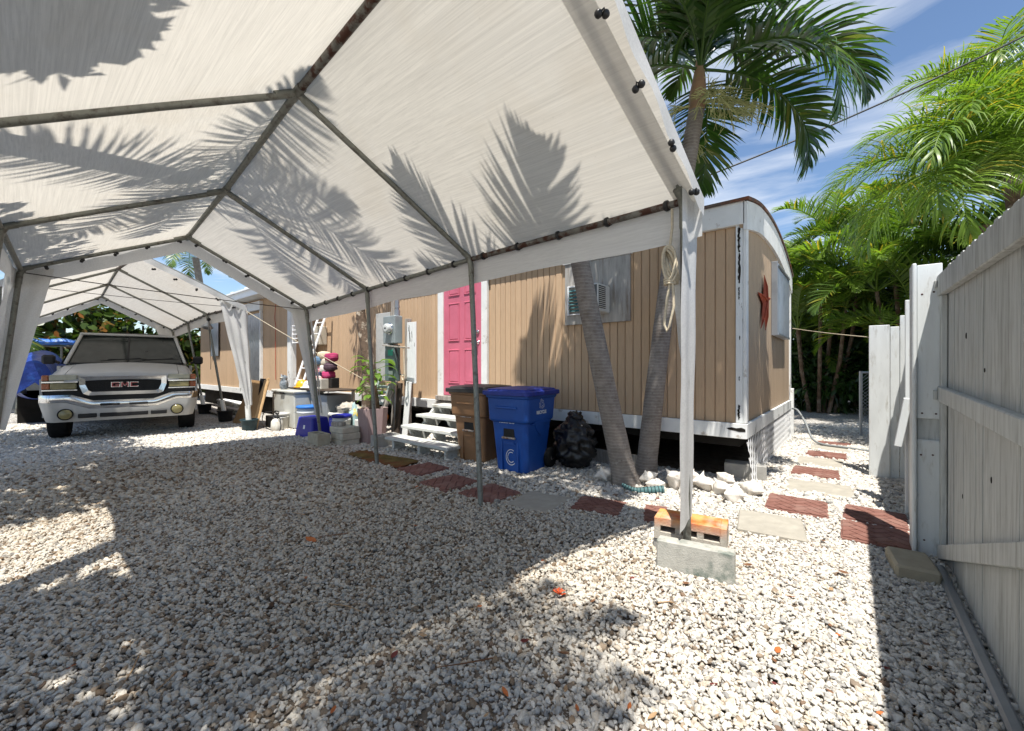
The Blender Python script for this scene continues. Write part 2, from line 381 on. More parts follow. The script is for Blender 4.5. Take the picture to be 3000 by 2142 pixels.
        ss = N_('GeometryNodeSetShadeSmooth'); ss.inputs['Shade Smooth'].default_value = (i % 3 != 0); Lk(st.outputs[0], ss.inputs[0])
        sm = N_('GeometryNodeSetMaterial'); sm.inputs['Material'].default_value = m; Lk(ss.outputs[0], sm.inputs[0])
        g2 = N_('GeometryNodeGeometryToInstance'); Lk(sm.outputs[0], g2.inputs[0]); Lk(g2.outputs[0], jn.inputs[0])
    def na(nm, ty):
        x = N_('GeometryNodeInputNamedAttribute'); x.data_type = ty; x.inputs['Name'].default_value = nm; return x.outputs[0]
    ip = N_('GeometryNodeInstanceOnPoints'); ip.inputs['Pick Instance'].default_value = True
    Lk(gi.outputs[0], ip.inputs['Points']); Lk(jn.outputs[0], ip.inputs['Instance'])
    Lk(na('scl', 'FLOAT_VECTOR'), ip.inputs['Scale']); Lk(na('rot', 'FLOAT_VECTOR'), ip.inputs['Rotation']); Lk(na('pick', 'INT'), ip.inputs['Instance Index'])
    Lk(ip.outputs[0], go.inputs[0])
    md = o.modifiers.new('scatter', 'NODES'); md.node_group = ng
    tag(o, 'loose white marble gravel covering the whole yard', 'gravel', kind='stuff')
gravel()

# ================================================================ mobile home
WY = 4.795
home = thing('mobile_home', 'long tan mobile home with vertical siding, pink door and white trim', 'mobile home', (-5, 6.7, 0))
def hp(mb, name, m, **k): return mb.build(name, m, home, True, **k)
b = MB(); b.box(-10.1, WY+.022, .60, -.885, 8.68, 2.80); hp(b, 'wall_core', m_tan)
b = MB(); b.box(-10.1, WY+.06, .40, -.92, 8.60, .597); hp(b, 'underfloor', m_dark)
b = MB(); b.box(-10.1, 8.45, -.05, -.92, 8.58, .397); b.box(-10.1, WY+.3, -.05, -10.0, 8.4, .397); hp(b, 'dark_skirt', m_dark)  # back walls added to block light from behind and keep the underside black
# siding planks, front wall
pk = MB(); pk.cbox(0, 0, 0, .0945, .02, 2.08, .006); pm = pk.mesh('siding_plank'); pm.materials.append(m_tan)
x = -.935-.1016
while x > -10.1:
    if not (-5.66 < x < -4.40):
        inst('siding_plank', pm, (x+5, WY+random.uniform(-.0015, .0015)-6.7, .655), parent=home)
    x -= .1016
# end wall planks
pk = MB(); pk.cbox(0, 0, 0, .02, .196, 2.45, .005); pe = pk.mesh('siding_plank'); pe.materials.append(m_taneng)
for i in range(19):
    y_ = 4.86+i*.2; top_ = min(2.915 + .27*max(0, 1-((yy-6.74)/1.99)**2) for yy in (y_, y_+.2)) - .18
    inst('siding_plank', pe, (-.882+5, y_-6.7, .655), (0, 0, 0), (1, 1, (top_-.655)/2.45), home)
# corner boards
b = MB(); b.cbox(-.938, WY-.03, .66, -.872, WY+.0, 2.70, .004); hp(b, 'corner_board', m_peel, label='white corner board with black peeling paint')
rq = random.Random(31)
def ragged(x, z0, z1, w, n=14):
    L_ = [(x-w*rq.uniform(.15, .55), z0+(z1-z0)*i/n) for i in range(n+1)]; R_ = [(x+w*rq.uniform(.15, .55), z0+(z1-z0)*i/n) for i in range(n+1)]
    return [(x, z0-.01)]+R_+[(x, z1+.01)]+L_[::-1]
m_bare = mat('bare_black_wood', (.022, .019, .016), .4, 30, .95, 0, .1, .6, 60)
for x_, z0, z1, w_ in ((-.908, 2.42, 2.66, .030), (-.904, 2.10, 2.40, .026), (-.906, 1.93, 2.05, .014), (-.908, .70, .84, .026), (-.90, 1.52, 1.55, .012), (-.905, 1.10, 1.13, .012)):
    b = MB(); b.prism(ragged(x_, z0, z1, w_), (0, WY-.0325, 0), (1, 0, 0), (0, 0, 1), (0, 1, 0), .002); hp(b, 'bare_patch', m_bare)
b = MB(); b.prism([(-1.02, .600), (-.97, .612), (-.93, .605), (-.88, .615), (-.845, .60), (-.845, .575), (-.90, .57), (-.95, .58), (-1.0, .585)], (0, WY-.0475, 0), (1, 0, 0), (0, 0, 1), (0, 1, 0), .002); hp(b, 'bare_patch', m_bare)
b = MB(); b.cbox(-.870, WY-.032, .66, -.835, WY+.06, 2.72, .004); hp(b, 'corner_board', m_white)
b = MB(); b.cbox(-.868, 8.60, .66, -.840, 8.70, 2.70, .004); hp(b, 'corner_board', m_white)
# skirt boards
for x0, x1 in ((-10.1, -7.6), (-7.597, -5.66), (-4.42, -2.5), (-2.497, -.84)):
    b = MB(); b.cbox(x0, WY-.045, .50, x1, WY-.003, .654, .004); hp(b, 'skirt_board', m_white)
b = MB(); b.cbox(-5.657, WY-.04, .48, -4.423, WY-.003, .64, .004); hp(b, 'skirt_board', m_greywood)
b = MB(); b.cbox(-.865, WY-.04, .50, -.832, 8.68, .653, .004); hp(b, 'skirt_board', m_peel)
# fascia and bowed roof
b = MB(); b.cbox(-10.1, WY-.06, 2.69, -.85, WY-.005, 2.925, .004); hp(b, 'fascia', m_white)
def bow(y): return 2.915 - .11*max(0, (y-5.5)/3.2) + .27*max(0, 1-((y-6.74)/1.99)**2)
ys = [WY-.06 + (8.74-WY+.06)*i/24 for i in range(25)]
poly = [(y, bow(y)) for y in ys] + [(y, bow(y)-.29-.03*math.sin((y-WY)/3.9*math.pi)) for y in reversed(ys)]
b = MB(); b.prism(poly, (-.862, 0, 0), (0, 1, 0), (0, 0, 1), (1, 0, 0), .034); hp(b, 'end_fascia', m_white)
poly = [(y, bow(y)-.2) for y in ys] + [(8.68, 2.6), (WY, 2.6)]
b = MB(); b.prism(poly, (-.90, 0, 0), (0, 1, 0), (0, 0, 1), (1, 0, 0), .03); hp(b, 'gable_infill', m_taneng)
m_roof = mat('weathered_roof_edge', (0.13, 0.10, 0.085), .3, 8, .8, 0, .2, .4, 30, .01, (.22, .07, .03), 6, (.5, .65))
b = MB(); b.grid(lambda u, w: (lerp(-10.15, -.81, u), lerp(WY-.09, 8.78, w), bow(lerp(WY-.06, 8.74, w))+.035), 8, 24)
b.grid(lambda u, w: (lerp(-10.15, -.81, u), lerp(WY-.09, 8.78, w), bow(lerp(WY-.06, 8.74, w))+.003), 8, 24)
b.grid(lambda u, w: (-.81, lerp(WY-.09, 8.78, w), bow(lerp(WY-.06, 8.74, w))+.003+.032*u), 1, 24)
b.grid(lambda u, w: (lerp(-10.15, -.81, u), WY-.09, bow(WY-.06)+.003+.032*w), 8, 1)
hp(b, 'roof', m_roof)
# door
dr = MB(); dr.cbox(-5.455, WY-.028, .745, -4.555, WY+.012, 2.775, .004); door = hp(dr, 'door', m_pink)
for (z0, z1) in ((.95, 1.52), (1.66, 2.30), (2.42, 2.66)):
    for (x0, x1) in ((-5.33, -5.06), (-4.95, -4.68)):
        f = MB(); ins = .035
        for (a0, c0, a1, c1) in ((x0, z0, x1, z0+.02), (x0, z1-.02, x1, z1), (x0, z0+.021, x0+.02, z1-.021), (x1-.02, z0+.021, x1, z1-.021)):
            f.cbox(a0, WY-.040, c0, a1, WY-.0285, c1, .004)
        f.cbox(x0+ins, WY-.036, z0+ins, x1-ins, WY-.0285, z1-ins, .007)
        f.shift(tuple(home.location)); f.build('door_panel', m_pink, door)
kn = MB()
Mk = Matrix.Translation((-4.63, WY-.03, 1.62)) @ Matrix.Rotation(R(90), 4, 'X')
kn.lathe([(.0, 0), (.032, 0), (.032, .008), (.012, .012), (.011, .035), (.022, .042), (.028, .055), (.022, .068), (.0, .072)], 14, M=Mk)
kn.tube([(-4.63, WY-.08, 1.62), (-4.70, WY-.085, 1.617), (-4.745, WY-.08, 1.61)], .009, 8)
kn.shift(tuple(home.location)); kn.build('door_handle', m_chrome, door)
kn = MB(); Mk = Matrix.Translation((-4.63, WY-.03, 1.79)) @ Matrix.Rotation(R(90), 4, 'X')
kn.lathe([(.0, 0), (.032, 0), (.032, .012), (.026, .02), (.0, .024)], 14, M=Mk); kn.shift(tuple(home.location)); kn.build('deadbolt', m_chrome, door)
for x0, x1, m in ((-5.60, -5.46, m_white), (-4.552, -4.43, m_white)):
    b = MB(); b.cbox(x0, WY-.045, .66, x1, WY+.01, 2.69, .004); hp(b, 'door_frame', m)
b = MB(); b.cbox(-5.60, WY-.10, .655, -4.45, WY+.0, .735, .006); hp(b, 'threshold', m_greywood)
# boarded window with metal drip edge and louvre panes
b = MB(); b.cbox(-3.0, WY-.035, 1.79, -2.08, WY-.004, 2.60, .003); pan = hp(b, 'window_board', m_ply, label='weathered grey plywood board over window')
b = MB(); b.cbox(-3.03, WY-.05, 2.602, -2.06, WY-.004, 2.64, .003); hp(b, 'drip_edge', m_whiteclean)
m_jal = mat('teal_louvre_glass', (.10, .22, .23), .3, 10, .15, 0, .6, .05)
for i in range(7):
    b = MB(); z = 1.955+i*.044; b.beam((-2.92, WY-.05, z+.02), (-2.54, WY-.05, z+.02), .05, .006, (0, -.6, .8), .001); hp(b, 'louvre_pane', m_jal)
b = MB()
for q in ((-2.95, 1.93, -2.925, 2.28), (-2.535, 1.93, -2.52, 2.28)): b.cbox(q[0], WY-.062, q[1], q[2], WY-.036, q[3], .003)
b.cbox(-2.95, WY-.062, 2.281, -2.52, WY-.036, 2.30, .003); b.cbox(-2.95, WY-.062, 1.915, -2.52, WY-.036, 1.929, .003); hp(b, 'window_frame', m_whiteclean)
# lattice under the end wall
b = MB(); ya, yb, za, zb = 4.80, 8.62, .02, .50
for sgn in (1, -1):
    o_ = -1.0
    while o_ < yb-ya+1.0:
        p = []
        z0_, z1_ = za, zb; dyl = (zb-za)*.62
        y0 = ya+o_; y1 = y0+dyl*sgn
        if sgn < 0: y0, y1 = ya+o_, ya+o_-dyl
        A, B = Vector((0, y0, z0_)), Vector((0, y1, z1_))
        def clip(A, B):
            ts = [0, 1]
            for lim, s_ in ((ya, 1), (yb, -1)):
                da, db = (A.y-lim)*s_, (B.y-lim)*s_
                if da < 0 and db < 0: return None
                if da < 0: ts[0] = max(ts[0], da/(da-db))
                if db < 0: ts[1] = min(ts[1], da/(da-db))
            return (A.lerp(B, ts[0]), A.lerp(B, ts[1])) if ts[1]-ts[0] > .05 else None
        c = clip(A, B)
        if c:
            bend = lambda P: Vector((-.842+(.002 if sgn > 0 else -.002)+.06*max(0, (.5-P.z)/.5)*math.exp(-((P.y-4.9)/.5)**2), P.y, P.z))
            b.beam(bend(c[0]), bend(c[1]), .003, .026, (0, 1, -.6*sgn), .001)
        o_ += .098
hp(b, 'lattice', m_whiteclean, kind='stuff')
b = MB(); b.cbox(-.86, 8.63, -.02, -.80, 8.72, .85, .004); hp(b, 'lattice_post', m_white)
# corrugated shutter on the end window
def corrugated(x0, x1, z0, z1, y, pitch, amp, ax='x', n=None):
    b = MB(); n = n or int((x1-x0)/pitch*6)
    def f(off):
        def g_(u, w):
            a = lerp(x0, x1, u); d = y+off+amp*math.sin(2*math.pi*(a-x0)/pitch)
            return (a, d, lerp(z0, z1, w)) if ax == 'x' else (d, a, lerp(z0, z1, w))
        return g_
    b.grid(f(0), n, 1); b.grid(f(.004), n, 1); return b
hp(corrugated(6.62, 7.85, 1.70, 2.58, -.80, .068, .012, 'y'), 'storm_shutter', m_corr)
b = MB(); b.cbox(-.86, 6.58, 1.66, -.785, 6.61, 2.66, .003); b.cbox(-.86, 7.86, 1.66, -.785, 7.89, 2.66, .003); b.cbox(-.86, 6.612, 2.60, -.775, 7.858, 2.63, .003); b.cbox(-.86, 6.612, 1.66, -.775, 7.858, 1.69, .003)
hp(b, 'shutter_frame', m_corr)

# ================================================================ taller wing at the far end
wing = thing('house_wing', 'far tan wing with overhanging white roof and corrugated storm panels', 'house wing', (-13.8, 6.2, 0))
def wp(mb, name, m, **k): return mb.build(name, m, wing, True, **k)
GY = 4.2
b = MB(); b.box(-17.5, GY+.02, .55, -10.16, 8.2, 3.02); wp(b, 'wall_core', m_tan)
pk = MB(); pk.cbox(0, 0, 0, .146, .018, 2.36, .004); wm = pk.mesh('siding_plank'); wm.materials.append(m_tan)
x = -10.26-.15
while x > -17.5:
    inst('siding_plank', wm, (x+13.8, GY-6.2, .62), parent=wing); x -= .152
ex = MB(); ex.cbox(0, 0, 0, .018, .146, 2.36, .004); em = ex.mesh('siding_plank'); em.materials.append(m_tan)
for i in range(4): inst('siding_plank', em, (-10.178+13.8, GY+.03+i*.15-6.2, .62), parent=wing)
b = MB(); b.cbox(-10.32, GY-.03, .60, -10.14, GY-.001, 3.0, .004); b.cbox(-10.155, GY-.0, .60, -10.13, GY+.10, 3.0, .003); wp(b, 'corner_board', m_white)
b = MB(); b.cbox(-17.6, GY-.04, .46, -10.13, GY-.002, .615, .004); wp(b, 'skirt_board', m_white)
b = MB(); b.box(-17.5, GY+.15, -.02, -10.3, GY+.2, .5); wp(b, 'dark_skirt', m_dark)
# roof: shallow slab with overhang, white fascia under white metal roofing
b = MB(); b.cbox(-17.9, GY-.40, 2.98, -9.75, GY-.37, 3.17, .004); b.cbox(-9.80, GY-.368, 2.98, -9.77, 8.3, 3.17, .004); wp(b, 'fascia', m_whiteclean)
b = MB(); b.box(-17.88, GY-.365, 3.0, -9.805, 8.28, 3.03); wp(b, 'soffit', m_white)
b = MB()
b.prism([(GY-.46, 3.175), (6.2, 3.62), (8.4, 3.2), (8.4, 3.15), (6.2, 3.55), (GY-.46, 3.135)], (-18, 0, 0), (0, 1, 0), (0, 0, 1), (1, 0, 0), 8.3); wp(b, 'roof', m_whiteclean)
for i in range(9):
    b = MB(); xx = -17.9+i*1.02; b.beam((xx, GY-.455, 3.19), (xx, 6.2, 3.635), .03, .03); wp(b, 'roof_seam', m_whiteclean)
wp(corrugated(-13.35, -11.92, .66, 2.62, GY-.045, .152, .032), 'storm_panel', m_corr)
b = MB(); b.cbox(-11.915, GY-.07, .62, -11.86, GY-.003, 2.70, .003); b.cbox(-13.41, GY-.07, .62, -13.355, GY-.003, 2.70, .003); wp(b, 'door_frame', m_white)
b = MB(); b.cbox(-13.41, GY-.09, 2.702, -11.86, GY-.003, 2.93, .004); wp(b, 'awning_box', m_whiteclean)
wp(corrugated(-16.1, -15.3, 1.55, 2.6, GY-.045, .12, .015), 'storm_panel', m_corr)
# ================================================================ carport canopies
bu = MB(); bu.ball((0, 0, 0), .019, 8, 6); bu.ball((.030, .01, -.010), .019, 8, 6); bu.tube([(0, 0, 0), (.012, .02, .012), (.03, .01, -.01)], .005, 5)
bung = bu.mesh('bungee_ball'); bung.materials.append(m_black)
cl = MB(); cl.lathe([(.031, -.014), (.035, -.008), (.035, .008), (.031, .014)], 10); cl.ball((.04, 0, 0), .015, 8, 6)
clipm = cl.mesh('bungee_clip'); clipm.materials.append(m_black)

def sheet_point(A, B, t0, t1, u, w, sag=.03, lift=.03):
    """A, B: matching 4-point rails; u along the rails, w from A to B"""
    t = lerp(t0, t1, u)
    def at(P):
        i = min(max(int(math.floor(t)), 0), 2); return Vector(P[i]) + (Vector(P[i+1])-Vector(P[i]))*(t-i)
    p = at(A).lerp(at(B), w); fr = t-math.floor(t)
    s_ = math.sin(math.pi*min(max(fr, 0), 1))*math.sin(math.pi*min(max(w, 0), 1)*.95) if 0 <= t <= 3 else 0
    p.z += lift - sag*s_ + .004*math.sin(t*9+w*5)*math.sin(w*3.1)
    return p

def flap(top_a, top_b, bot_a, bot_b, folds, amp, nrm, n=18, m=14):
    ta, tb, ba, bb = map(Vector, (top_a, top_b, bot_a, bot_b)); nr = Vector(nrm)
    b = MB()
    def f(u, w):
        p = ta.lerp(tb, u).lerp(ba.lerp(bb, u), w)
        return p + nr*(amp*(1-.5*w)*math.sin(u*folds*math.pi*2+2*w)+amp*.6*math.sin(w*17+u*5)*(w < .99))
    return b.grid(f, n, m)

def canopy(name, label, Rt, K, Lf, baseR, baseL, front, ov0, r_leg=.025, clips=True):
    o = thing(name, label, 'carport canopy', (Vector(K[1])+Vector(K[2]))*.5*Vector((1, 1, 0)), 0)
    P_ = lambda mb, n, m, **k: mb.build(n, m, o, True, **k)
    # eaves pushed out a hand's width so the cover wraps the rail
    out = lambda A, B: [Vector(a)+(Vector(a)-Vector(b_)).normalized()*.05 for a, b_ in zip(A, B)]
    Ro, Lo = out(Rt, K), out(Lf, K)
    for A in (Ro, Lo):
        b = MB(); b.grid(lambda u, w: sheet_point(K, A, -ov0*(1-w*.55), 3.04, u, w), 36, 14); P_(b, 'roof_cover', m_tarp)
    for A in (Ro, Lo):
        b = MB(); b.grid(lambda u, w: sheet_point(K, A, -.035, .03, u, w, .03, .018), 3, 14); P_(b, 'shade_hem', m_flap)  # second layer added under the cover to darken and widen the rafter's shadow band
    # valances hanging below the eaves
    for A in (Ro, Lo):
        b = MB(); b.grid(lambda u, w: sheet_point(A, A, -ov0*.45, 3.04, u, 0) + Vector((0, .012*math.sin(u*31)*w, -.002-.23*w-.012*math.sin(u*19)*w)), 48, 4); P_(b, 'eave_valance', m_flap)
    # gable valances
    def gv(t, drop, n_, A):
        b = MB(); tt = t
        b.grid(lambda u, w: sheet_point(K, A, tt*(1-u*.55) if tt < 0 else tt, tt*(1-u*.55) if tt < 0 else tt, 0, u) + Vector((.01*math.sin(u*25)*w+(.012 if t < 0 else -.012), 0, -.002-drop*w)), 22, 3)
        P_(b, 'gable_valance', m_flap)
    for A in (Ro, Lo): gv(-ov0, front, 0, A); gv(3.04, .21, 0, A)
    # frame
    tu = lambda pts, r, m, n: P_(MB().tube(pts, r, 10), n, m)
    for i in range(3):
        tu([K[i], K[i+1]], .027, m_rust if i == 0 else m_galv, 'ridge_pole')
        tu([Rt[i], Rt[i+1]], .023, m_rust if i == 0 else m_galv, 'eave_rail'); tu([Lf[i], Lf[i+1]], .023, m_galv, 'eave_rail')
    for i in range(4):
        for E_, base in ((Rt, baseR), (Lf, baseL)):
            k_, e_, g_ = Vector(K[i]), Vector(E_[i]), Vector(base[i])
            z_ = Vector((0, 0, .072 if i == 0 else 0))     # the front rafter lies over the cover
            d = (e_-k_).normalized()
            tu([k_+z_, k_+z_*.9+d*.06+Vector((0, 0, -.012)), vl(k_, e_, .5)+z_, e_+z_*.6-d*.1, e_+z_*.3+Vector((0, 0, -.005))], .0225, m_galv, 'rafter')
            dn = (g_-e_).normalized()
            tu([e_-d*.1+Vector((0, 0, .0)), e_-d*.03, e_+dn*.05, e_+dn*.17], .0285, m_galv, 'elbow_fitting')
            tu([e_+dn*.10, g_], r_leg, m_galv, 'leg')
        kk = Vector(K[i]); b = MB(); b.tube([kk-Vector((.09, -.005, 0)), kk+Vector((.09, -.005, 0))], .034, 10)
        for E_ in (Rt, Lf):
            d = (Vector(E_[i])-kk).normalized(); b.tube([kk, kk+d*.16], .0285, 10)
        if i: P_(b, 'ridge_fitting', m_galv)
    # black bungee balls through the grommets
    rnd = random.Random(4)
    def clip(p, ang=0): inst('bungee_clip', clipm, Vector(p)-o.location, (R(90), 0, R(90)+rnd.uniform(-.3, .3)), parent=o)
    def ball(p): inst('bungee_ball', bung, Vector(p)-o.location, (rnd.uniform(-.4, .4), rnd.uniform(-.4, .4), rnd.uniform(0, 6)), parent=o)
    if clips:
        for k in range(14): clip(sheet_point(Rt, Rt, 0, 3, (k+.25)/14, 0, 0, 0))
        for A in (Rt, Lf):
            for k in range(5): ball(sheet_point(K, A, 3, 3, 0, (k+.35)/5, 0, -.03))
        for k in range(5): ball(sheet_point(K, Ro, -ov0*.7, -ov0*.7, 0, .14+k*.185, 0, -front-.005))
    return o, P_

C1R = [(-.82, 2.69, 2.28), (-2.84, 2.82, 2.27), (-4.87, 2.95, 2.235), (-6.89, 3.08, 2.18)]
C1K = [(-1.08, 1.20, 3.25), (-3.10, 1.32, 3.22), (-5.13, 1.45, 3.10), (-7.15, 1.58, 3.04)]
C1L = [(-1.34, -.30, 2.42), (-3.37, -.18, 2.40), (-5.39, -.05, 2.38), (-7.41, .08, 2.36)]
can1, P1 = canopy('carport_canopy', 'near white tarp carport canopy on rusty pipe frame filling the top of the view', C1R, C1K, C1L,
    [(-.815, 2.74, -.03), (-2.55, 2.66, -.03), (-4.62, 2.94, -.03), (-6.93, 3.34, -.03)], [(-1.36, -.5, -.03), (-3.4, -.4, -.03), (-5.45, -.27, -.03), (-7.55, -.15, -.03)], .11, .10)
# corner flaps of the near canopy
P1(flap((-.765, 2.775, 2.30), (-.80, 2.60, 2.33), (-.79, 2.745, .30), (-.815, 2.60, .22), 1.5, .005, (1, 0, 0)), 'corner_flap', m_flap)
P1(flap((-.775, 2.77, 2.10), (-.955, 2.745, 2.07), (-.80, 2.755, 1.15), (-.84, 2.75, 1.15), 1.2, .012, (0, 1, 0)), 'corner_flap', m_flap)
P1(flap((-7.45, .02, 2.36), (-7.40, .34, 2.41), (-7.56, -.17, .55), (-7.55, -.03, .5), 1.5, .02, (1, 0, 0)), 'corner_flap', m_flap)
P1(flap((-7.45, .02, 2.36), (-7.02, -.02, 2.36), (-7.57, -.17, .55), (-7.50, -.17, .5), 1.5, .02, (0, 1, 0)), 'corner_flap', m_flap)
P1(flap((-6.93, 3.12, 2.17), (-6.98, 2.86, 2.25), (-6.955, 3.34, .45), (-6.94, 3.26, .40), 1.5, .01, (1, 0, 0)), 'corner_flap', m_flap)
P1(flap((-6.95, 3.14, 2.17), (-6.80, 3.13, 2.0), (-6.97, 3.36, .45), (-6.90, 3.36, .42), 1.5, .01, (0, 1, 0)), 'corner_flap', m_flap)

C2R = [(-9.07, 2.83, 2.38), (-11.44, 2.88, 2.42), (-13.77, 3.03, 2.40), (-16.1, 3.18, 2.33)]
C2K = [(-9.32, 1.36, 3.10), (-11.69, 1.42, 3.24), (-14.05, 1.54, 3.24), (-16.43, 1.66, 3.20)]
C2L = [(-9.53, -.07, 2.46), (-11.91, -.02, 2.50), (-14.24, .13, 2.48), (-16.57, .29, 2.40)]
b2R = [(-8.93, 2.92, .02), (-10.94, 3.10, .02), (-13.11, 3.25, .02), (-15.8, 3.35, -.03)]
can2, P2 = canopy('carport_canopy', 'far white tarp carport canopy sheltering the pickup truck', C2R, C2K, C2L, b2R, [(-9.6, -.3, -.03), (-12, -.25, -.03), (-14.3, -.1, -.03), (-16.7, .1, -.03)], .10, .08)
P2(flap((-9.0, 2.88, 2.40), (-9.06, 2.45, 2.56), (-8.92, 2.95, .50), (-8.915, 2.87, .40), 2.5, .02, (1, 0, 0)), 'corner_flap', m_flap)
P2(flap((-9.0, 2.89, 2.40), (-9.42, 2.885, 2.20), (-8.93, 2.965, .50), (-9.0, 2.96, .45), 2.5, .02, (0, 1, 0)), 'corner_flap', m_flap)
P2(flap((-16.15, 3.2, 2.33), (-16.2, 2.75, 2.5), (-15.82, 3.37, .6), (-15.82, 3.3, .6), 1.5, .02, (1, 0, 0)), 'corner_flap', m_flap)
m_pvc = mat('white_pvc', (.74, .74, .70), .08, 6, .45, 0, .4, .05)
for p, q in zip(C2R[:3], b2R[:3]):
    q = Vector(q); d = (Vector(p)-q).normalized(); P2(MB().tube([q+d*.02, q+d*.46], .048, 12), 'leg_sleeve', m_pvc)
# tubs weighting the far canopy's legs
m_pot = [mat('teal_black_pot', (.018, .045, .055), .3, 10, .5), mat('black_pot', (.014, .014, .015), .3, 10, .5)]
m_conc0 = mat('concrete_fill', (.28, .27, .25), .2, 20, .9, 0, .2, .4, 60)
for i, lab in enumerate(('teal black plastic tub holding the nearest leg of the far canopy', 'black plastic tub holding the middle leg of the far canopy', 'black plastic tub by the truck holding the farthest leg')):
    t = thing('leg_tub', lab, 'tub', (*b2R[i][:2], 0), 0, 'tubs under the far canopy legs'); s = (1.0, 1.08, 1.08)[i]
    pr = [(.115, .0), (.118, .004), (.142, .20), (.158, .205), (.160, .222), (.150, .226), (.140, .215), (.130, .10)]
    MB().lathe([(r*s, z*s) for r, z in pr], 22).build('tub_wall', m_pot[min(i, 1)], t)
    MB().lathe([(.0, .17*s), (.135*s, .17*s), (.134*s, .16*s)], 20).build('fill', m_conc0, t)

# ---- ropes
def rope(name, pts, r, m, label, cat='rope'): return tag(MB().tube(pts, r, 6).build(name, m), label, cat)
m_rope = mat('cream_rope', (.55, .48, .36), .15, 60, .9, 0, .1, .5, 200, .003)
m_cord = mat('dark_cord', (.05, .04, .035), .2, 20, .8)
def sagline(a, b_, sag, n=14): return [vl(a, b_, i/n)-Vector((0, 0, sag*4*(i/n)*(1-i/n))) for i in range(n+1)]
rope('tie_rope', sagline((-7.43, .06, 2.33), (-6.91, 3.05, 2.165), .02), .006, m_cord, 'dark cord tied across the back of the near canopy')
rope('tie_rope', sagline((-9.5, -.02, 2.44), (-9.09, 2.78, 2.36), .02), .005, m_cord, 'thin dark cord tied across the front of the far canopy')
rope('guy_rope', sagline((-9.05, 2.84, 2.34), (-6.63, 4.735, .60), .03), .007, m_rope, 'cream guy rope slanting from far canopy corner down to white skirting')
# coil of rope hanging on the corner leg
t = thing('rope_coil', 'coil of cream rope hanging from the near canopy corner beside the white flap', 'rope', (-.895, 2.665, 1.72))
rp = []
for k in range(6):
    rp = [Vector((.040*math.cos(a+.25*k)+.004*math.sin(k*2.1), .010*k-.03+.012*math.sin(a*2+k), .165+.108*math.sin(a)+.010*math.cos(k*1.7))) for a in [2*math.pi*i/20 for i in range(21)]]
    MB().tube(rp, .0085, 7, False).build('rope_loop', m_rope, t)
MB().tube([(.01, 0, .52), (.012, -.004, .40), (.0, -.01, .27)], .0085, 7).build('rope_hanger', m_rope, t)
MB().tube([(.02, -.02, .08), (.03, -.025, -.10), (.005, -.03, -.22), (-.012, -.03, -.255), (-.03, -.028, -.21), (-.012, -.025, -.05), (.008, -.02, .07)], .0085, 7).build('rope_loop', m_rope, t)
for k in range(3): MB().tube([(.035*math.cos(a), -.006+.030*math.sin(a), .075-.014*k) for a in [2*math.pi*i/12 for i in range(13)]], .008, 6, False).build('rope_wrap', m_rope, t)
# clip lamp on the far canopy rail
t = thing('clip_lamp', 'small clamp lamp with clear shade hanging on the far canopy rail', 'lamp', (-11.25, 2.86, 2.26))
MB().lathe([(.025, .0), (.03, -.05), (.055, -.09), (.11, -.16), (.115, -.165), (.05, -.08), (.02, -.04)], 16, M=Matrix.Rotation(R(35), 4, 'Y')).build('lamp_shade', m_corr, t)
MB().ball((.02, 0, .03), .04, 10, 6).build('lamp_base', m_black, t)
MB().tube([(.02, 0, .02), (.06, .0, -.1), (.02, .02, -.5), (.10, .02, -.9), (.08, .02, -1.1)], .005, 5).build('lamp_cord', m_black, t)
